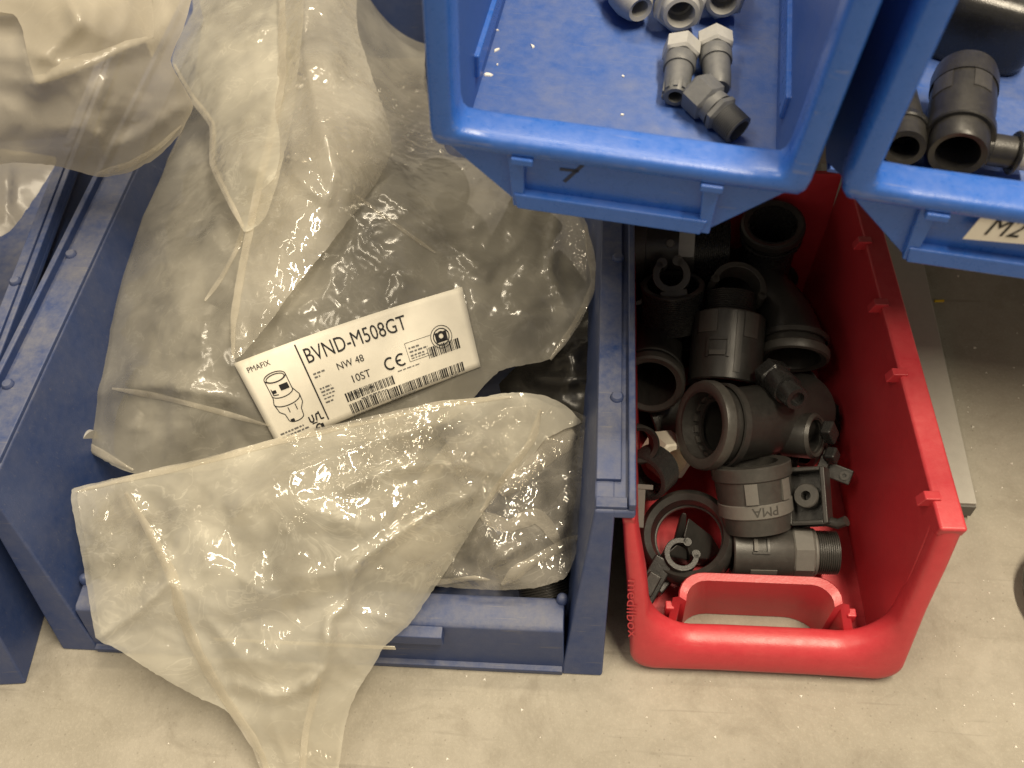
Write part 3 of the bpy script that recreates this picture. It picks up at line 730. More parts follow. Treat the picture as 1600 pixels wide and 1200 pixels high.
# 18 clip inside it
c = pz(1058, 878, .026); t = fitc('saddle_clip', 'glossy black clip lying inside the big plain ring', 'pipe clip', c, -55, G1, (-20, 12)); clip(t, mm(18, c), .016, 'black', 60, mm(9, c), False)
im = t.matrix_world.inverted()
def slab(pts, th, nm, mat='black'):
    q = [im @ pz(*p) for p in pts]; b = MB(); b.prism([(v.x, v.y, v.z - th) for v in q], [(v.x, v.y, v.z) for v in q]); return b.build(nm, M[mat], t, bevel=.0012)
slab([(1054, 842, .040), (1066, 799, .058), (1074, 803, .058), (1070, 846, .036)], .010, 'hook_plate')
slab([(1068, 838, .044), (1076, 808, .050), (1112, 836, .026), (1128, 862, .014), (1108, 874, .018), (1080, 872, .034)], .014, 'clip_body')
slab([(1040, 866, .042), (1058, 850, .042), (1098, 868, .024), (1090, 880, .022), (1062, 872, .032)], .010, 'web')
slab([(1016, 912, .022), (1036, 886, .026), (1056, 902, .024), (1034, 928, .020)], .008, 'foot')
c = pz(1022, 905, .03); t = fitc('saddle_clip', 'black clip foot in the front left corner of the red bin', 'pipe clip', c, 60, G1)
b = MB(); b.box(-.016, .016, -.007, .007, -.004, .004); b.build('foot', M['black2'], t, bevel=.0012)
b = MB(); b.box(-.012, .004, -.004, .005, .0038, .010); b.build('jaw', M['black'], t, bevel=.0012)
# 19 split drum with embossed letters
p0, p1 = pz(1184, 826, .048), pz(1172, 722, .078); R = mm(60, p0); L = (p1 - p0).length
t = fit('conduit_connector', 'black drum shaped connector with raised letters on a pale band', 'conduit fitting', p0, p1, 0, G1)
up_ = t.matrix_world.to_3x3().inverted() @ (CAM - p0).normalized(); A = math.degrees(math.atan2(up_.y, up_.x))
LM([[(R * .7, 0), (R * .84, 0), (R * .90, L * .26), (R * .7, L * .26)]], 'lower_barrel', M['dark'], t)
bd = LM([ringp(R * .95, R * .7, L * .25, L * .46)], 'letter_band', M['pad'], t)
LM([[(R * .7, L * .46), (R * .93, L * .46), (R * .97, L * .8), (R * .7, L * .8)]], 'barrel', M['dark'], t)
LM([ringp(R * 1.02, R * .7, L * .79, L)], 'rim', M['dark'], t)
vs, fs = text_mesh('PMA', L * .19)
b = MB(); pts = []
for x, y in vs:
    a = math.radians(A + 36) - (x) / R * 1.1; pts.append((R * .955 * math.cos(a), R * .955 * math.sin(a), L * .425 - y))
b.add(pts + [(x * 1.006, y * 1.006, z) for x, y, z in pts], fs + [tuple(i + len(pts) for i in f) for f in fs]); b.build('raised_lettering', M['dark'], bd)
for a in (A - 12, A + 46):
    b = MB(); patch(b, R * .9, R * 1.0, a, a + 18, L * .48, L * .78); b.build('grip_pad', M['pad'], t)
# 20 square bracket
c = pz(1261, 775, .068); t = fitc('square_bracket', 'square black bracket with a round hole between two pockets', 'bracket', c, 2, G1, (-6, -14))
W, H2 = mm(31, c), mm(44, c); m_ = M['black']
b = MB(); tt = W * .24
b.box(-W, -W + tt, -H2, H2, -.012, .004); b.box(W - tt, W, -H2, H2, -.012, .004); b.box(-W + tt, W - tt, H2 - tt * .8, H2, -.012, .004); b.box(-W + tt, W - tt, -H2, -H2 + tt * .8, -.012, .004)
fr = b.build('frame', m_, t, bevel=.0008)
b = MB(); b.box(-W + tt * .5, W - tt * .5, -H2 + tt * .4, H2 - tt * .4, -.013, -.009); b.build('back_plate', M['black2'], t)
b = MB(); b.box(-W - .007, -W + .0005, -H2 * .93, H2 * .98, -.011, .0015); b.build('side_flange', M['black'], t, bevel=.0008)
b = MB(); b.lathe(ringp(W * .62, W * .24, -.009, .0035), 32); b.build('screw_boss', M['dark'], t)
b = MB(); b.tube([(W * .6, -H2 * .85, -.006), (W * 1.3, -H2 * 1.0, -.006), (W * 1.75, -H2 * .92, -.004)], .0035, 10); b.build('prong', M['black'], t)
# 21 bottom connector
p0, p1 = pz(1142, 860, .036), pz(1234, 862, .036); R = mm(40, p0); L = (p1 - p0).length
t = fit('conduit_connector', 'grey black connector lying sideways behind the red handle, thread pointing right', 'conduit fitting', p0, p1, 0, G1)
up_ = t.matrix_world.to_3x3().inverted() @ (CAM - p0).normalized(); A = math.degrees(math.atan2(up_.y, up_.x))
connector(t, R, L, R * .84, mm(34, p0), 'dark', 'pad', mm(32, p0), (A - 12,), .8, ((A + 45, A + 88, .28, .72),), False, .0014)
# things lying deeper between them
deep = [(1010, 660, .03, 1060, 640, .03), (1150, 700, .02, 1230, 720, .02), (1090, 560, .02, 1080, 480, .03), (1190, 640, .025, 1260, 600, .03), (1180, 480, .03, 1230, 420, .03), (1010, 470, .03, 1040, 400, .04), (1110, 430, .04, 1180, 400, .04), (1240, 700, .02, 1290, 650, .02)]
src = None
LB = ['black connector deep in the pile %s' % s for s in ('below the half hidden ring', 'under the toothed elbow', 'under the upright connector', 'below the small shiny gland', 'beneath the ribbed elbow', 'under the fine threaded ring', 'under the wide saddle strap', 'below the ring clamp')]
def copy_tree(o, parent=None):
    c = o.copy(); COL.objects.link(c); c.parent = parent
    for ch in list(o.children): copy_tree(ch, c)
    return c
for (a, b_, c, d, e, f), lb in zip(deep, LB):
    p0, p1 = pz(a, b_, c), pz(d, e, f)
    if src is None:
        src = fit('conduit_connector', lb, 'conduit fitting', p0, p1, 0, G1); connector(src, .019, .034, .015, .012, 'black', 'black', 0, (90,), .8, (), True)
    else:
        k = copy_tree(src); k.matrix_world = axis_matrix(p0, p1, 1.0); k['label'] = lb

# ------------------------------------------------------------------ fittings in the upper bins
G2 = 'grey cable glands in the upper bin'
def up(u, v, z, off=0): return UM @ (uplane(u, v, 2, z, 0))
FZ = -.0395
p0, p1 = up(1055, 152, FZ + .008), up(1066, 68, FZ + .012)
t = fit('cable_gland', 'grey cable gland with slotted tip pointing to the bin front', 'cable gland', p0, p1, 15, G2); gland(t, mm(31, p0), (p1 - p0).length)
p0, p1 = up(1122, 140, FZ + .009), up(1116, 58, FZ + .012)
t = fit('cable_gland', 'grey cable gland lying on the right, smooth domed tip', 'cable gland', p0, p1, 0, G2); gland(t, mm(31, p0), (p1 - p0).length, slots=False)
LM([[(0, .002), (mm(10, p0), .002), (mm(10, p0), .004), (0, .004)]], 'cable_seal', M['black2'], t)
p0, p1 = up(1092, 145, FZ + .012), up(1150, 200, FZ + .008)
t = fit('cable_gland', 'dull grey gland nearest the bin front, threaded end pointing right', 'cable gland', p0, p1, 10, G2)
R = mm(33, p0); L = (p1 - p0).length
b = MB(); b.hexring(R * .98, R * .5, -.004, L * .34); b.build('hex_nut', M['grey'], t)
LM([[(R * .5, L * .33), (R * .78, L * .33), (R * .82, L * .5), (R * .5, L * .5)]], 'neck', M['grey'], t)
b = MB(); b.hexring(R * .9, R * .5, L * .48, L * .66); b.build('hex_collar', M['grey'], t)
LM([threadp(R * .74, R * .56, L * .65, L * 1.08, .0011)], 'threaded_end', M['grey'], t)
for (u, v, u2_, v2, px, lb, kind) in ((1000, 14, 960, -40, 33, 'light grey gland at the top edge, dome end seen', 0), (1064, 22, 1050, -60, 42, 'light grey gland with its hexagon nut and bore facing out', 1), (1130, 2, 1128, -80, 40, 'light grey gland cut off at the top right of its bin', 1)):
    p0, p1 = up(u, v, FZ + .014 + .004 * kind), up(u2_, v2, FZ + .014)
    t = fit('cable_gland', lb, 'cable gland', p0, p1, 12, G2); R = mm(px, p0); L = (p1 - p0).length
    if kind:
        b = MB(); b.hexring(R, R * .5, .004, .016, 36, 6); b.build('hex_nut', M['lgrey'], t)
        LM([[(R * .46, .002), (R * .52, -.001), (R * .66, -.0005), (R * .74, .0045), (R * .46, .0045)]], 'collar', M['lgrey'], t)
        LM([[(R * .4, .012), (R * .75, .012), (R * .75, L), (R * .4, L)]], 'body', M['lgrey'], t)
    else:
        LM([[(R * .42, 0), (R * .6, -.001), (R * .8, .003), (R * .97, .010), (R * 1.0, .018), (R * .5, .018)]], 'dome_nut', M['lgrey'], t)
        LM([[(R * .4, .017), (R * .8, .017), (R * .8, L), (R * .4, L)]], 'body', M['lgrey'], t)
# black fittings in the right hand bin
G3 = 'black fittings in the upper right bin'
p0, p1 = up(1497, 232, FZ + .022), up(1508, 118, FZ + .022)
t = fit('conduit_connector', 'large black connector with flanged open mouth in the upper right bin', 'conduit fitting', p0, p1, 0, G3); R = mm(50, p0); L = (p1 - p0).length
LM([[(R * .66, -.004), (R * .84, -.005), (R * .9, -.003), (R * .9, L * .14), (R * .6, L * .14)]], 'mouth', M['black'], t)
LM([ringp(R * 1.06, R * .6, L * .13, L * .24)], 'flange', M['black'], t)
LM([[(R * .6, L * .23), (R * .97, L * .23), (R * 1.02, L * .5), (R * 1.0, L * .74), (R * .6, L * .74)]], 'barrel', M['black'], t)
up_ = t.matrix_world.to_3x3().inverted() @ (CAM - p0).normalized(); A = math.degrees(math.atan2(up_.y, up_.x))
for a0, a1 in ((A - 60, A - 20), (A + 16, A + 50)):
    b = MB(); patch(b, R * .98, R * 1.045, a0, a1, L * .5, L * .72); b.build('grip_pad', M['dark'], t)
LM([[(R * .6, L * .735), (R * 1.05, L * .735), (R * 1.05, L * .9), (R * .98, L * 1.0), (0, L * 1.02), (0, L), (R * .6, L * .95)]], 'cap', M['black'], t)
p0, p1 = up(1413, 232, FZ + .018), up(1408, 120, FZ + .010)
t = fit('reducer', 'tapered black fitting in the left corner of the upper right bin', 'conduit fitting', p0, p1, 0, G3); R = mm(37, p0); L = (p1 - p0).length
LM([[(R * .6, 0), (R * .86, 0), (R * .92, L * .2), (R * .6, L * .2)]], 'mouth', M['black'], t)
LM([ringp(R * 1.04, R * .6, L * .19, L * .26)], 'flange', M['black2'], t)
LM([[(R * .5, L * .25), (R * .9, L * .25), (R * .5, L * 1.0), (R * .2, L * 1.0)]], 'tapered_body', M['black'], t)
p0, p1 = up(1540, 232, FZ + .016), up(1592, 240, FZ + .016)
t = fit('spool_fitting', 'short black spool fitting with metal end lying at the right edge', 'conduit fitting', p0, p1, 0, G3); R = mm(27, p0); L = (p1 - p0).length
LM([ringp(R * 1.1, R * .5, -.003, .001)], 'near_flange', M['black2'], t)
LM([[(R * .5, 0), (R * .92, 0), (R * .92, L * .8), (R * .5, L * .8)]], 'barrel', M['black'], t)
LM([ringp(R * 1.25, R * .5, L * .79, L * .93)], 'far_flange', M['black2'], t)
LM([ringp(R * .9, R * .4, L * .93, L * 1.5)], 'metal_sleeve', M['steel'], t)
# rounded black housing at the top
c = up(1545, 10, FZ + .025); t = empty('black_housing', 'rounded glossy black housing at the top edge of the upper right bin', 'housing', tuple(c), group=G3)
t.matrix_world = Matrix.Translation(c) @ UM.to_3x3().to_4x4() @ Matrix.Rotation(math.radians(-14), 4, 'Z')
b = MB(); a = .0285; rings = []
for z, k in ((-.024, .86), (-.022, .95), (-.015, 1.0), (.006, 1.0), (.013, .96), (.017, .86), (.018, .6), (.018, .01)):
    rr = []
    for i in range(40):
        q = 2 * math.pi * i / 40; e = lambda v, p: math.copysign(abs(v) ** p, v)
        rr.append((a * 1.1 * k * e(math.cos(q), .45), a * k * e(math.sin(q), .45), z))
    rings.append(rr)
b.loft(rings); b.build('shell', M['black2'], t, angle=60)
b = MB(); b.box(.008, .020, -.012, .018, .0176, .0192); b.build('raised_panel', M['dark'], t, bevel=.0008)
# crumbs
def scrap(name, label, P, size, mat, thick=.0008, group=None, seed=0):
    rnd = random.Random(seed); n = 6; ring = []
    for i in range(n):
        a = 2 * math.pi * i / n + rnd.uniform(-.3, .3); r = size * rnd.uniform(.5, 1.1); ring.append((r * math.cos(a) * 1.2, r * math.sin(a) * .75))
    b = MB(); b.loft([[(x, y, .0001) for x, y in ring], [(x * .8, y * .8, thick) for x, y in ring]])
    o = b.build(name, M[mat]); o.matrix_world = P; tag(o, label, 'scrap', group); return o
GC = 'crumbs lying in the blue upper bins'
for i, (u, v, px, mt_, lb) in enumerate(((762, 117, 8, 'white', 'largest white plastic flake in the bin with grey glands'), (776, 79, 6, 'white', 'oblong white flake above the largest flake'), (832, 73, 5, 'white', 'lone white crumb right of the other flakes'), (776, 48, 4, 'white', 'topmost tiny white crumb near the bin wall rib'), (777, 102, 3, 'white', 'tiny white crumb just above the largest flake'), (973, 120, 3, 'white', 'tiny pale crumb in the middle of the bin floor'), (972, 180, 3, 'white', 'tiny pale crumb close to the front rim'), (1578, 133, 5, 'green', 'bright green crumb in the upper right bin'), (1522, 100, 3, 'white', 'white speck behind the large flanged connector'), (1588, 143, 4, 'white', 'pale speck below the green crumb'), (1410, 126, 3, 'white', 'white speck at the tip of the tapered fitting'))):
    p = up(u, v, FZ if i < 10 else FZ + .02)
    scrap('plastic_flake', lb, Matrix.Translation(p) @ UM.to_3x3().to_4x4() @ Matrix.Rotation(i * 1.1, 4, 'Z'), mm(px, p), mt_, group=GC, seed=i)
p = pz(1467, 472, .0005); b = MB(); b.tube([(-.004, 0, .0012), (.004, .0006, .0012)], .0011, 8); o = b.build('wire_scrap', M['yellow']); o.location = p; tag(o, 'short yellow wire scrap on the floor beside the metal strip', 'scrap')
b = MB(); rnd = random.Random(3)
for i in range(95):
    u, v = rnd.uniform(1440, 1640), rnd.uniform(380, 1200)
    if i > 70: u, v = rnd.uniform(0, 1600), rnd.uniform(1050, 1230)
    p = pz(u, v, 0); s = rnd.choice((.0006, .0008, .001, .0016)) ; a = rnd.uniform(0, 6.28)
    q = [(p.x + s * math.cos(a + k * 2.1 + rnd.uniform(-.3, .3)), p.y + s * math.sin(a + k * 2.1), .0002) for k in range(3)]
    b.loft([q, [(p.x + (x - p.x) * .5, p.y + (y - p.y) * .5, s * .7) for x, y, z in q]])
tag(b.build('grit', M['white']), 'pale grit and chips strewn over the concrete floor', 'grit', kind='stuff')
# black hose at the right edge
b = MB(); c = pz(1706, 930, .012); b.tube([c + V((.036 * math.cos(a), .036 * math.sin(a), 0)) for a in [math.radians(90 + 10 * k) for k in range(19)]], .008, 14)
o = b.build('hose', M['black2']); tag(o, 'black hose end curving in at the right edge on the floor', 'hose')

# ------------------------------------------------------------------ polythene bags
class Surf:
    """thin-plate surface through control points (pixel u, v and the real height z there)"""
    def __init__(s, ctrl, smooth=1e-4):
        X = np.array([(u / 1000, v / 1000) for u, v, z in ctrl]); y = np.array([depth(pz(u, v, z)) for u, v, z in ctrl])
        n = len(X); K = s.k(np.linalg.norm(X[:, None] - X[None], axis=2)) + smooth * np.eye(n)
        P = np.hstack([np.ones((n, 1)), X]); A = np.zeros((n + 3, n + 3)); A[:n, :n] = K; A[:n, n:] = P; A[n:, :n] = P.T
        s.w = np.linalg.solve(A, np.concatenate([y, np.zeros(3)])); s.X = X
    @staticmethod
    def k(r): return np.where(r > 1e-9, r * r * np.log(np.maximum(r, 1e-9)), 0)
    def __call__(s, uv):
        q = np.atleast_2d(np.array(uv, float)) / 1000
        K = s.k(np.linalg.norm(q[:, None] - s.X[None], axis=2)); n = len(s.X)
        return K @ s.w[:n] + s.w[n] + q @ s.w[n + 1:]
def dense(pts, step, closed=True, smooth=True):
    """catmull-rom resampling of a pixel polyline"""
    P = [np.array(p, float) for p in pts]; n = len(P); out = []
    for i in range(n if closed else n - 1):
        a, b, c, d = (P[(i - 1) % n], P[i], P[(i + 1) % n], P[(i + 2) % n]) if closed else (P[max(i - 1, 0)], P[i], P[i + 1], P[min(i + 2, n - 1)])
        m = max(1, int(np.linalg.norm(c - b) / step))
        for k in range(m):
            t = k / m
            q = .5 * ((2 * b) + (c - a) * t + (2 * a - 5 * b + 4 * c - d) * t * t + (3 * b - a - 3 * c + d) * t ** 3) if smooth else b + (c - b) * t
            # tame overshoot: blend to the straight chord
            out.append(.55 * q + .45 * (b + (c - b) * t))
    if not closed: out.append(P[-1])
    return np.array(out)
def seg_dist(Q, L, closed=False):
    A = L; B = np.roll(L, -1, 0)
    if not closed: A, B = L[:-1], L[1:]
    best = np.full(len(Q), 1e9)
    for a, b in zip(A, B):
        d = b - a; l = max(d @ d, 1e-9); t = np.clip(((Q - a) @ d) / l, 0, 1)
        best = np.minimum(best, np.linalg.norm(Q - a - t[:, None] * d, axis=1))
    return best
def inside(Q, L):
    x, y = Q[:, 0], Q[:, 1]; r = np.zeros(len(Q), bool)
    for (x0, y0), (x1, y1) in zip(L, np.roll(L, -1, 0)):
        c = (y0 > y) != (y1 > y)
        if abs(y1 - y0) < 1e-9: continue
        r ^= c & (x < (x1 - x0) * (y - y0) / (y1 - y0) + x0)
    return r
def tri(x): return np.abs((x % 1.0) - .5) * 4 - 1
def facets(P, seed, amp):
    """straight crisp fold lines: triangle waves in a few directions, each alive only in patches"""
    r = np.random.RandomState(int(seed * 77) % 9999); Q = np.array(P) / 1000; o = np.zeros(len(Q))
    for k in range(7):
        a = r.uniform(0, math.pi); d = np.array((math.cos(a), math.sin(a))); f = r.uniform(3.5, 11); ph = r.uniform(0, 1)
        m = np.array([noise.noise((q[0] * 4.5, q[1] * 4.5, seed + k * 3.3)) for q in Q])
        o += tri(Q @ d * f + ph + .25 * m) * np.clip(m * 2.2 + .1, 0, 1) * (6.0 / f)
    return o * amp
def wrinkle(P, seed, A, stretch=(1, 1)):
    return _wr(P, seed, A, stretch) + (facets(P, seed, A[3]) if A[3] else 0)
def _wr(P, seed, A, stretch=(1, 1)):
    o = np.zeros(len(P)); ca, sa = math.cos(stretch[1]), math.sin(stretch[1])
    for i, (u, v) in enumerate(P):
        x, y = (u * ca + v * sa) / 1000, (-u * sa + v * ca) / 1000 * stretch[0]
        wx = noise.noise((x * 5, y * 5, seed)) * .06; wy = noise.noise((x * 5, y * 5, seed + 9)) * .06
        x += wx; y += wy
        a = 1 - abs(noise.noise((x * 7, y * 7, seed + 1))) * 2
        b = 1 - abs(noise.noise((x * 19, y * 19, seed + 2))) * 2
        c = 1 - abs(noise.noise((x * 46, y * 46, seed + 3))) * 2
        o[i] = A[0] * a * abs(a) + A[1] * b * abs(b) + A[2] * c * abs(c)
    return o
def sheet(root, name, mat, outline, surf, step=7, A=(.004, .0025, .0012, .0004), creases=(), seed=1., edge=30, lift=0., stretch=(1, 0), calm=None, belly=0., jit=1.2, kind=None):
    L = dense(outline, step)
    rnd = np.random.RandomState(int(seed * 10))
    L = L + rnd.normal(0, jit * .35, L.shape)
    lo, hi = L.min(0), L.max(0); g = []
    r = 0; y = lo[1]
    while y < hi[1]:
        x = lo[0] + (r % 2) * step / 2
        while x < hi[0]: g.append((x, y)); x += step
        y += step * .866; r += 1
    G = np.array(g); G = G + rnd.uniform(-.18, .18, G.shape) * step
    G = G[inside(G, L)]; dd = seg_dist(G, L, True); k = dd > step * .55; G, dd = G[k], dd[k]
    Q = np.vstack([L, G]); dist = np.concatenate([np.zeros(len(L)), dd]); n = len(L)
    vs, es, fs, *_ = geometry.delaunay_2d_cdt([Vector(q) for q in Q], [], [list(range(n))], 1, 1e-6)
    Q2 = np.array([(v.x, v.y) for v in vs])
    if len(Q2) == len(Q): Q2 = Q; ds = dist
    else: ds = seg_dist(Q2, L, True)
    fall = 1 - np.exp(-ds / edge)
    w = wrinkle(Q2, seed, A, stretch) * (.25 + .75 * fall)
    for pts, amp, wd in creases:
        c = dense(pts, 12, False); q = seg_dist(Q2, c); w = w + amp * np.maximum(0, 1 - q / wd) ** 1.3 * (.3 + .7 * fall)
    if calm is not None:
        cp = np.array(calm, float); ins = inside(Q2, cp); q = np.where(ins, 0, seg_dist(Q2, cp, True)); w = w * np.clip(.0 + q / 40, 0, 1)
    def skin(q):
        q = np.atleast_2d(np.array(q, float)); f = 1 - np.exp(-seg_dist(q, L, True) / edge); ww = wrinkle(q, seed, A, stretch) * (.25 + .75 * f)
        for pts, amp, wd in creases:
            cc = dense(pts, 12, False); ww = ww + amp * np.maximum(0, 1 - seg_dist(q, cc) / wd) ** 1.3 * (.3 + .7 * f)
        return surf(q) - ww - lift
    SKIN[mat.name + str(seed)] = skin; sheet.skin = skin
    d = surf(Q2) - w - lift - belly * fall
    P = [pd(u, v, t) for (u, v), t in zip(Q2, d)]
    b = MB(); b.add(P, [tuple(f) for f in fs])
    return b.build(name, mat, root, angle=180, local=Vector(root.location), face=CAM - Vector(root.location))
SKIN = {}
def ribbon(root, name, mat, path, width, surf, lift=.0012, seed=0., hump=.0003):
    lift = .0008
    c = dense(path, 8, False); rings = []; rnd = random.Random(seed); n = len(c)
    T = np.gradient(c, axis=0); T /= np.linalg.norm(T, axis=1)[:, None] + 1e-9
    b = MB(); loc = Vector(root.location)
    for i in range(n):
        nn = np.array((-T[i][1], T[i][0])); wd = width * (.75 + .5 * abs(noise.noise((i * .15, seed, 0)))) * min(1, .35 + 4 * min(i, n - 1 - i) / n)
        row = []
        for k, h in ((-.5, 0), (-.22, .8), (.1, 1), (.35, .5), (.5, 0)):
            q = c[i] + nn * wd * k; d = float(surf(q)[0]) - lift - hump * h - .0006 * noise.noise((i * .4, k * 3, seed))
            row.append(pd(q[0], q[1], d) - loc)
        rings.append(row)
    b.loft(rings, caps=False, closed=False)
    return b.build(name, mat, root, angle=180, face=CAM - loc)

# ---- the big labelled bag
bag1 = empty('plastic_bag', 'big crumpled clear bag with a white printed label lying in the navy bin', 'plastic bag', tuple(pz(500, 520, .06)))
S1 = Surf([(118, 620, .085), (150, 480, .10), (180, 370, .112), (245, 250, .118), (300, 160, .128), (122, 690, .078), (200, 738, .082), (430, 700, .098), (700, 640, .10), (850, 580, .098),
           (925, 440, .125), (905, 350, .13), (860, 280, .135), (800, 200, .14), (500, 400, .172), (300, 450, .150), (700, 400, .160), (600, 250, .178), (560, 570, .145), (250, 600, .125), (800, 480, .135),
           (480, 0, .20), (640, 0, .09), (640, 130, .10), (665, 200, .125), (300, -40, .15), (700, 0, .08), (700, 300, .165), (400, 250, .17)])
LAB = [(365, 568), (722, 448), (751, 573), (436, 700)]
o1 = [(116, 610), (126, 560), (150, 480), (158, 430), (182, 365), (205, 310), (245, 255), (290, 185), (300, 100), (310, -40), (655, -40), (665, 120), (700, 240), (800, 250), (880, 300), (918, 352), (931, 440),
      (905, 500), (862, 560), (780, 580), (700, 660), (560, 690), (436, 715), (330, 735), (212, 741), (150, 712), (120, 690)]
sheet(bag1, 'film', M['film1'], o1, S1, 6, (.0035, .0009, 0, .0034), [([(160, 612), (230, 602), (330, 615), (420, 640)], .006, 22), ([(240, 260), (330, 200), (350, 150)], .006, 16), ([(600, 300), (700, 380), (760, 430)], .005, 16), ([(870, 340), (860, 420), (890, 500)], .006, 18)], 3.1, 34, 0, (1.6, -.5), LAB)
K1 = sheet.skin
sheet(bag1, 'film_back', M['film4'], [(u + (520 - u) * .02, v + (450 - v) * .02) for u, v in o1], Surf([(u, v, max(.02, z - .075)) for u, v, z in ((118, 620, .105), (150, 480, .12), (245, 250, .145), (122, 690, .10), (430, 700, .11), (700, 640, .11), (850, 580, .12), (925, 440, .14), (860, 280, .155), (500, 400, .11), (300, 450, .11), (700, 400, .11), (560, 570, .11), (480, 0, .16), (700, 0, .15), (300, -40, .16))]), 14, (.006, .003, .001, 0), (), 7.7, 30)
# gathered neck: left flap and rolled tube
S1b = Surf([(u, v, z + .012) for u, v, z in ((270, 100, .150), (300, -40, .17), (330, 220, .165), (380, 350, .180), (440, -40, .19), (440, 150, .19), (360, 100, .185), (390, 250, .188), (400, 330, .182))])
sheet(bag1, 'neck_flap', M['film2'], [(269, 100), (278, 60), (300, 20), (312, -40), (470, -40), (462, 150), (440, 260), (415, 340), (381, 362), (352, 300), (331, 255), (330, 192), (296, 148)], S1b, 6, (.002, .0006, 0, .0026), [([(440, -20), (400, 60), (345, 70)], .006, 14), ([(335, 60), (420, 45), (450, 60)], .005, 16), ([(380, 185), (420, 150), (440, 120)], .004, 16)], 5.2, 26, 0, (1.8, 1.1))
K1b = sheet.skin
S1c = Surf([(u, v, z + .016) for u, v, z in ((440, -40, .195), (440, 120, .19), (425, 200, .185), (400, 300, .18), (375, 420, .168), (365, 560, .145), (545, -40, .19), (575, 100, .185), (612, 215, .178), (590, 290, .172), (500, 400, .172), (430, 490, .16), (495, 100, .214), (500, 200, .208), (480, 300, .197), (430, 400, .178), (490, -40, .217))])
sheet(bag1, 'neck_roll', M['film'], [(438, -40), (548, -40), (560, 50), (582, 120), (606, 190), (612, 225), (604, 258), (575, 305), (548, 340), (505, 395), (460, 450), (420, 505), (380, 552), (364, 560), (360, 500), (372, 420), (388, 345), (405, 285), (424, 205), (438, 130)], S1c, 5, (.0015, .0008, 0, .0018), [([(480, -20), (475, 80), (500, 180), (520, 260), (545, 300)], .007, 26), ([(455, 200), (460, 270), (510, 310), (520, 270)], .005, 18), ([(520, -20), (560, 60)], .005, 18)], 6.4, 18, 0, (2.2, 1.3))
K1c = sheet.skin
ribbon(bag1, 'fold', M['fold'], [(441, -30), (440, 120), (426, 200), (402, 300), (378, 420), (365, 500), (364, 560)], 15, K1c, .001, 1.1)
ribbon(bag1, 'fold', M['fold'], [(272, 100), (298, 150), (331, 195), (332, 255), (354, 305), (380, 355)], 11, K1b, .001, 2.2)
ribbon(bag1, 'fold', M['fold'], [(296, 160), (270, 230), (232, 285), (200, 330), (185, 365)], 12, K1, .010, 3.3)
ribbon(bag1, 'fold', M['fold'], [(163, 420), (152, 500), (128, 570), (124, 640), (132, 690), (165, 712), (208, 735)], 13, K1, .006, 4.4)
ribbon(bag1, 'fold', M['fold'], [(380, 350), (372, 385), (345, 435), (320, 470)], 8, K1, .012, 5.5)
ribbon(bag1, 'fold', M['fold'], [(175, 607), (250, 620), (330, 640), (420, 665)], 9, K1, .011, 6.6)
ribbon(bag1, 'fold', M['fold'], [(556, 305), (610, 345), (680, 395)], 7, K1, .010, 6.9)
ribbon(bag1, 'fold', M['fold'], [(915, 352), (928, 440), (900, 505), (860, 562)], 12, K1, .006, 7.7)

# ---- label stuck on the bag
UVc = [np.array(p, float) for p in LAB]
S1d = S1
def lab(s, t, lift=0.):
    """s along the label 0..1, t down 0..1"""
    q = (UVc[0] * (1 - s) + UVc[1] * s) * (1 - t) + (UVc[3] * (1 - s) + UVc[2] * s) * t
    q = q + np.array((0, -5.0)) * math.sin(math.pi * s) * (1 - .4 * t)
    return q, .0026 + lift + .0022 * math.sin(math.pi * min(1, s * 1.1)) + .0012 * math.sin(s * 9 + t * 2)
def lab_pts(st, lift):
    qs, ls = zip(*[lab(s, t, lift) for s, t in st]); d = S1d(np.array(qs)) - np.array(ls)
    return [pd(q[0], q[1], dd) for q, dd in zip(qs, d)]
lb = MB(); nu, nv = 36, 14
c_ = .012
lb.add(lab_pts([(i / nu, j / nv) for j in range(nv + 1) for i in range(nu + 1)], 0), [(j * (nu + 1) + i, j * (nu + 1) + i + 1, (j + 1) * (nu + 1) + i + 1, (j + 1) * (nu + 1) + i) for j in range(nv) for i in range(nu)])
label = lb.build('paper_label', M['paper'], bag1, angle=180, local=Vector(bag1.location))
md = label.modifiers.new('thickness', 'SOLIDIFY'); md.thickness = .00015; md.offset = -1
ASP = 2.86
def lprint(name, polys, mat='ink', lift=.00035):
    b = MB()
    for vs, fs in polys: b.add(lab_pts([(x / ASP, y) for x, y in vs], lift), fs)
    return b.build(name, M[mat], label, angle=180, local=Vector(bag1.location))
def ltext(txt, x, y, size, sx=1.0, bold=0):
    vs, fs = text_mesh(txt, 1.0, bold); return [(x + a * size * sx, y - b_ * size) for a, b_ in vs], fs
def lrect(x0, y0, x1, y1, n=1):
    vs = []; fs = []
    for i in range(n + 1):
        x = x0 + (x1 - x0) * i / n; vs += [(x, y0), (x, y1)]
        if i: fs.append((2 * i - 2, 2 * i, 2 * i + 1, 2 * i - 1))
    return vs, fs
def lline(pts, wd):
    vs, fs = [], []
    for (xa, ya), (xb, yb) in zip(pts[:-1], pts[1:]):
        d = Vector((xb - xa, yb - ya)); l = d.length or 1; nx, ny = -d.y / l * wd / 2, d.x / l * wd / 2; k = len(vs)
        vs += [(xa + nx, ya + ny), (xb + nx, yb + ny), (xb - nx, yb - ny), (xa - nx, ya - ny)]; fs.append((k, k + 1, k + 2, k + 3))
    return vs, fs
lprint('title_lettering', [ltext('BVND-M508GT', .79, .285, .245, .80, 0)])
lprint('divider_line', [lline([(.743, .04 + .89 * i / 20) for i in range(21)], .017)])
lprint('series_lettering', [ltext('PMAFIX', .10, .15, .085, 1.0)])
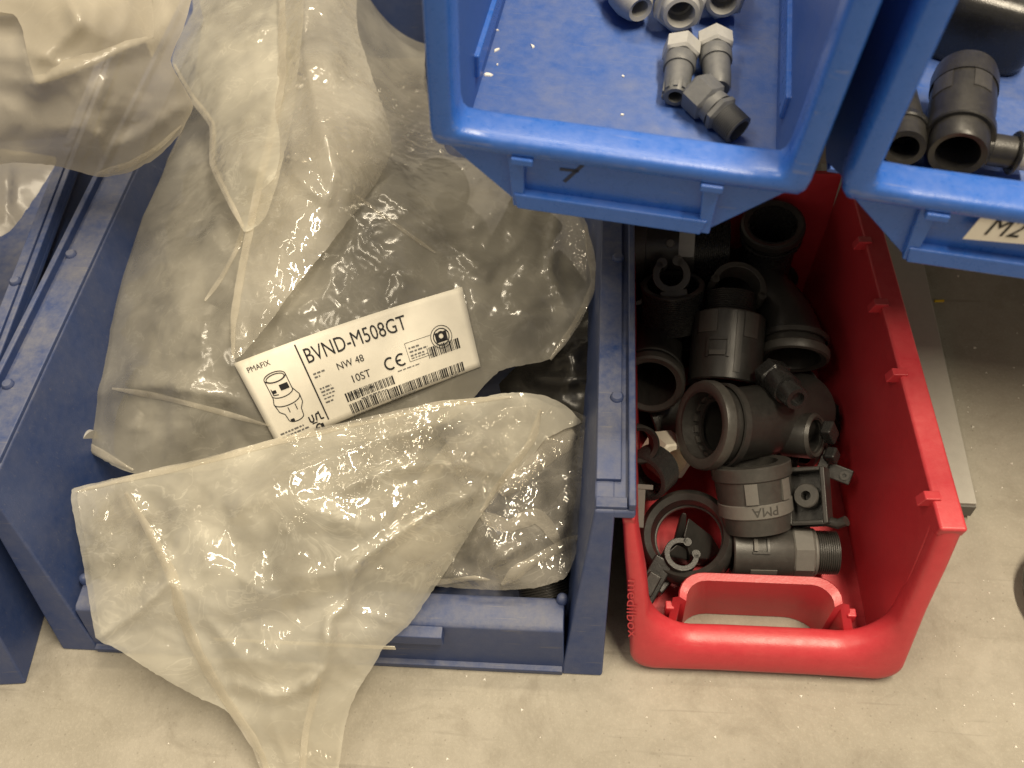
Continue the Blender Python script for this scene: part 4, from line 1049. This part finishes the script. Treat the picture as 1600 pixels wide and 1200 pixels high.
lprint('small_lettering', [ltext('NW 48', 1.10, .47, .115, 1.0, 0), ltext('10ST', 1.20, .66, .125, 1.05, 0), ltext('5016082-206', 1.10, .79, .05, 1.35, 0)])
# CE mark from arcs
def arc_poly(cx, cy, r, a0, a1, wd, n=14): return lline([(cx + r * math.cos(math.radians(a0 + (a1 - a0) * i / n)), cy + r * math.sin(math.radians(a0 + (a1 - a0) * i / n))) for i in range(n + 1)], wd)
lprint('ce_mark', [arc_poly(1.74, .60, .065, 55, 305, .022), arc_poly(1.89, .60, .065, 55, 305, .022), lrect(1.83, .589, 1.885, .611)])
rnd = random.Random(11)
bars = []
def bc(x0, x1, y0, y1, slope=0):
    x = x0
    while x < x1:
        wd = rnd.choice((.007, .007, .013, .02)); bars.append(lrect(x, y0, x + wd, y1)); x += wd + rnd.choice((.008, .009, .016))
bc(1.06, 1.72, .735, .835) ; bc(2.24, 2.66, .575, .70); bc(1.06, 2.64, .865, .975)
lprint('barcode', bars)
# line drawing of the fitting
dr_ = []
def ell(cx, cy, rx, ry, a0=0, a1=360, n=24): return [(cx + rx * math.cos(math.radians(a0 + (a1 - a0) * i / n)), cy + ry * math.sin(math.radians(a0 + (a1 - a0) * i / n))) for i in range(n + 1)]
for pts in (ell(.36, .29, .135, .055), ell(.36, .30, .115, .042), [(.225, .29), (.225, .50)], [(.495, .29), (.495, .46)], ell(.36, .47, .135, .05, 0, 180), [(.225, .50), (.20, .56), (.22, .66), (.27, .70)], [(.495, .46), (.545, .55), (.54, .64), (.49, .70)], ell(.37, .56, .17, .06, 0, 180), [(.27, .70), (.28, .77)], [(.49, .70), (.48, .77)], ell(.38, .77, .10, .04, 0, 180), [(.34, .64), (.34, .70)], [(.44, .63), (.44, .70)], [(.25, .40), (.25, .47), (.31, .48)]):
    dr_.append(lline(pts, .010))
dr_.append(lrect(.36, .385, .47, .45)); dr_.append(lrect(.30, .77, .35, .80)); dr_.append(lrect(.25, .42, .30, .455))
lprint('drawing', dr_)
dash = []
def dashes(x0, x1, y, h=.018):
    x = x0
    while x < x1: wd = rnd.uniform(.02, .06); dash.append(lrect(x, y, min(x + wd, x1), y + h)); x += wd + .014
for a in ((.80, .95, .405), (.80, .87, .445), (.80, .95, .58), (.80, .97, .62), (.80, .90, .74), (2.02, 2.17, .50), (2.02, 2.26, .545), (2.02, 2.20, .59), (.10, .42, .87), (.10, .34, .955), (1.24, 1.5, .848, .012), (1.6, 1.95, .985, .012), (2.44, 2.54, .985, .012), (1.06, 1.34, .992, .006), (.10, .48, .91), (.10, .40, .985, .010), (.80, .96, .66, .014), (.80, .93, .70, .014), (2.02, 2.24, .625, .012), (1.80, 2.10, .71, .012), (1.24, 1.6, .855, .008)): dashes(*a)
lprint('fine_print', dash, 'greyink')
um = [lline([(.52, .82), (.52, .88), (.55, .89), (.57, .87), (.57, .81)], .018), lline([(.60, .89), (.62, .82), (.66, .82)], .018), lline([(.66, .80), (.66, .89), (.70, .89)], .016), lrect(.53, .90, .60, .912), arc_poly(.60, .975, .045, 60, 300, .018), lrect(.52, .965, .60, .985), lrect(.62, .935, .66, .995)]
lprint('approval_mark', um)
st = [lline(ell(2.46, .50, .135, .135), .008), lline(ell(2.46, .50, .10, .10), .012), lrect(2.385, .44, 2.42, .56), lrect(2.50, .44, 2.535, .56), lrect(2.42, .53, 2.50, .56), lline(ell(2.46, .49, .045, .045), .03), lline([(1.99, .44), (2.33, .44)], .005), lline([(1.99, .44), (1.99, .66), (2.30, .66)], .005)]
lprint('certificate_seal', st)

# ---- front bag hanging over the lip
bag2 = empty('plastic_bag', 'milky clear bag draped over the front edge of the navy bin', 'plastic bag', tuple(pz(480, 900, .05)))
S2 = Surf([(115, 765, .098), (200, 742, .105), (330, 712, .122), (440, 682, .135), (560, 655, .142), (690, 627, .146), (800, 614, .132), (880, 632, .112), (908, 660, .098), (845, 690, .10), (760, 790, .088), (665, 930, .068), (600, 1010, .056),
           (555, 1100, .034), (520, 1230, .014), (420, 1230, .014), (385, 1145, .026), (330, 1100, .036), (230, 1045, .056), (150, 1000, .068), (130, 900, .08), (450, 850, .120), (400, 950, .092), (450, 1080, .052), (600, 800, .120), (300, 850, .105), (650, 700, .138), (240, 960, .078)])
o2 = [(112, 765), (160, 752), (205, 742), (300, 722), (380, 700), (440, 682), (520, 668), (640, 640), (690, 626), (740, 622), (800, 613), (850, 618), (884, 634), (908, 660), (880, 672), (848, 690), (815, 735), (775, 770), (748, 810),
      (705, 880), (668, 935), (640, 975), (600, 1010), (590, 1030), (558, 1080), (540, 1130), (518, 1240), (425, 1240), (408, 1190), (385, 1145), (350, 1108), (300, 1085), (230, 1045), (185, 1015), (150, 996), (138, 930), (126, 860), (116, 810)]
CR2 = [([(543, 887), (600, 850), (650, 815), (744, 767)], .008, 20), ([(535, 762), (610, 735), (690, 722), (780, 742)], .007, 20), ([(560, 880), (545, 905), (540, 945), (516, 965), (512, 1010), (505, 1045), (480, 1070)], .007, 16),
       ([(155, 995), (215, 955), (262, 910)], .006, 16), ([(640, 640), (800, 620)], .003, 16), ([(370, 1068), (430, 1088), (490, 1070)], .005, 18), ([(380, 790), (450, 740), (560, 700), (680, 660)], .007, 34), ([(202, 770), (272, 905), (300, 990), (350, 1080), (412, 1180)], .004, 22)]
sheet(bag2, 'film', M['film2'], o2, S2, 5.5, (.0035, .0009, 0, .0034), CR2, 11.3, 30, 0, (1.5, .6))
K2 = sheet.skin
sheet(bag2, 'film_back', M['film4'], [(u + (450 - u) * .03, v + (850 - v) * .02) for u, v in o2], S2, 14, (.006, .003, .001, 0), (), 13.7, 40, -.012, (1.3, .4))
ribbon(bag2, 'fold', M['fold'], [(196, 770), (232, 828), (270, 902), (284, 960), (310, 1020), (345, 1082), (400, 1165), (425, 1235)], 19, K2, .009, 8.1)
ribbon(bag2, 'fold', M['fold'], [(118, 768), (200, 748), (330, 718), (440, 688), (560, 660), (690, 632), (800, 620)], 12, K2, .004, 8.8)
ribbon(bag2, 'fold', M['fold'], [(845, 640), (830, 690), (790, 745), (752, 800)], 14, K2, .006, 9.4)
ribbon(bag2, 'fold', M['fold'], [(500, 1060), (478, 1140), (470, 1235)], 13, K2, .007, 9.9)

# ---- smaller bag in the right corner of the navy bin
bag3 = empty('plastic_bag', 'small smoky bag with rolled edges in the front right corner of the navy bin', 'plastic bag', tuple(pz(800, 820, .03)))
S3 = Surf([(620, 900, .058), (660, 915, .052), (760, 922, .055), (850, 925, .055), (890, 905, .06), (905, 850, .066), (916, 740, .08), (918, 655, .09), (850, 650, .095), (760, 690, .095), (640, 760, .08), (800, 800, .085), (760, 860, .072), (860, 800, .08)])
sheet(bag3, 'film', M['film4'], [(600, 905), (620, 800), (700, 690), (780, 640), (850, 632), (916, 652), (918, 740), (908, 830), (895, 880), (880, 905), (840, 918), (790, 922), (730, 920), (680, 916), (640, 915)], S3, 6, (.003, .0016, .0005, .003), [([(660, 910), (700, 900), (740, 905)], .005, 14), ([(745, 905), (770, 880), (820, 850)], .006, 16)], 17.2, 22, 0, (1.6, -.6))
K3 = sheet.skin
ribbon(bag3, 'hem', M['film4'], [(742, 800), (768, 812), (794, 822), (836, 806), (856, 822), (874, 852)], 26, K3, .008, 3.9, .001)
ribbon(bag3, 'rolled_edge', M['film4'], [(782, 772), (815, 735), (855, 705), (898, 676)], 44, K3, .012, 4.6, .004)
ribbon(bag3, 'rolled_edge', M['film4'], [(784, 914), (815, 888), (850, 868), (905, 838)], 21, K3, .009, 4.9, .002)
ribbon(bag3, 'hem', M['fold'], [(665, 912), (700, 908), (742, 903), (765, 906)], 9, K3, .006, 5.1)

# ---- bag hanging in at the top left, near the camera
bag4 = empty('plastic_bag', 'dull tan plastic bag bulging in at the top left over the navy bins', 'plastic bag', tuple(pz(120, 120, .2)))
S4 = Surf([(u, v, z) for u, v, z in ((-40, -40, .30), (130, -40, .31), (300, -40, .285), (290, 40, .275), (268, 100, .265), (300, 165, .235), (282, 205, .222), (245, 245, .212), (160, 277, .205), (100, 262, .21), (40, 255, .22), (-40, 248, .225), (60, 120, .285), (180, 140, .275), (120, 220, .245))])
sheet(bag4, 'film', M['film3'], [(-60, -60), (305, -60), (296, 10), (284, 50), (266, 95), (284, 130), (302, 165), (284, 206), (248, 244), (205, 268), (160, 277), (120, 268), (80, 258), (30, 254), (-60, 246)], S4, 8, (.006, .0022, .0006, .005), [([(60, 130), (130, 100), (235, 60)], .010, 26), ([(40, 40), (52, 130)], .006, 20), ([(160, 240), (150, 170), (165, 120)], .004, 14), ([(150, 245), (220, 210), (285, 165)], .006, 18)], 21.5, 40, 0, (1.3, .4))
K4 = sheet.skin
S4b = Surf([(u, v, z + .006) for u, v, z in ((-40, -40, .305), (120, -40, .315), (240, -40, .295), (235, 62, .282), (150, 98, .285), (60, 130, .282), (30, 60, .295), (-40, 40, .295), (120, 30, .31))])
sheet(bag4, 'upper_fold', M['film3'], [(-60, -60), (244, -60), (238, 0), (240, 58), (200, 76), (150, 100), (62, 132), (46, 100), (36, 50), (20, 22), (-60, 12)], S4b, 8, (.005, .001, .0001, .003), [([(100, -30), (120, 40), (60, 90)], .006, 22)], 23.1, 30, 0, (1.2, .8))
ribbon(bag4, 'hem', M['fold'], [(150, 272), (200, 258), (245, 232), (284, 196)], 10, K4, .004, 6.3)
# ---- bag lying in the left bin
bag5 = empty('plastic_bag', 'tan plastic bag at the left edge inside the cut off navy bin', 'plastic bag', tuple(pz(0, 320, .1)))
S5 = Surf([(-60, 240, .13), (70, 250, .125), (40, 330, .12), (0, 385, .115), (-60, 420, .11), (-10, 320, .125)])
sheet(bag5, 'film', M['film3'], [(-60, 235), (86, 245), (70, 285), (40, 330), (15, 362), (-10, 372), (-60, 376)], S5, 9, (.006, .002, .0005, .003), [([(12, 260), (10, 330), (24, 345)], .008, 14)], 25.1, 20)
# ---- black plastic at the right inside the navy bin
bag6 = empty('plastic_bag', 'black plastic sheet tucked under the big bag against the right wall of the navy bin', 'plastic bag', tuple(pz(890, 570, .05)))
S6 = Surf([(830, 560, .075), (930, 470, .085), (936, 650, .08), (870, 640, .07), (800, 620, .06), (885, 570, .085)])
sheet(bag6, 'film', M['blackfilm'], [(780, 600), (840, 545), (900, 490), (938, 455), (940, 560), (936, 665), (890, 655), (850, 640), (800, 640)], S6, 9, (.008, .004, .001, 0), [([(836, 592), (870, 598), (925, 590)], .008, 16), ([(860, 570), (915, 540)], .006, 14)], 27.1, 20)
# ---- small grey metal end poking out at the left
p0, p1 = pz(86, 666, .088), pz(140, 690, .085)
t = fit('metal_stub', 'small grey metal stub poking out from under the big bag at the left wall', 'metal stub', p0, p1); R = mm(18, p0); L = (p1 - p0).length
LM([[(0, 0), (R * .5, .0004), (R * .85, .0025), (R, .006), (R, L), (0, L)]], 'shaft', M['steel'], t)

# ---- dark fittings seen through the film
G4 = 'dark fittings inside the plastic bags'
spots = [(u, v, pz(u, v, z)) for u, v, z in ((270, 800, .05), (380, 800, .055), (500, 780, .06), (640, 740, .06), (720, 850, .04), (840, 760, .045), (840, 880, .03), (640, 860, .04), (480, 900, .035), (330, 880, .035), (850, 680, .05), (200, 850, .04))]
_r = random.Random(8); _poly = np.array(o1, float)
for j in range(6):
    for i in range(9):
        u = 190 + i * 82 + (j % 2) * 40 + _r.uniform(-14, 14); v = 300 + j * 74 + _r.uniform(-12, 12); q_ = np.array([(u, v)])
        if inside(q_, _poly)[0] and seg_dist(q_, _poly, True)[0] > 62: spots.append((u, v, pd(u, v, float(S1(q_)[0]) + (.085 if v < 330 else .062) + .016 * max(0, 1 - seg_dist(q_, _poly, True)[0] / 130))))
for u, v in ((215, 800), (300, 775), (390, 785), (470, 765), (330, 840), (560, 750), (250, 870), (420, 820)): spots.append((u, v, pd(u, v, float(S2([(u, v)])[0]) + .062)))
rnd = random.Random(5); first = None
for i, (u, v, p) in enumerate(spots):
    d = V((rnd.uniform(-1, 1), rnd.uniform(-1, 1), rnd.uniform(-.4, .4)))
    if first is None:
        first = fit('conduit_connector', 'dark conduit fitting showing dimly through the crumpled bag film', 'conduit fitting', p, p + d, 0, G4)
        connector(first, .023, .036, .018, .014, 'black', 'black', 0, (), .8, (), True)
        q = first
    else: q = copy_tree(first)
    q.matrix_world = axis_matrix(p - d.normalized() * .025, p + d, rnd.uniform(0, 6))
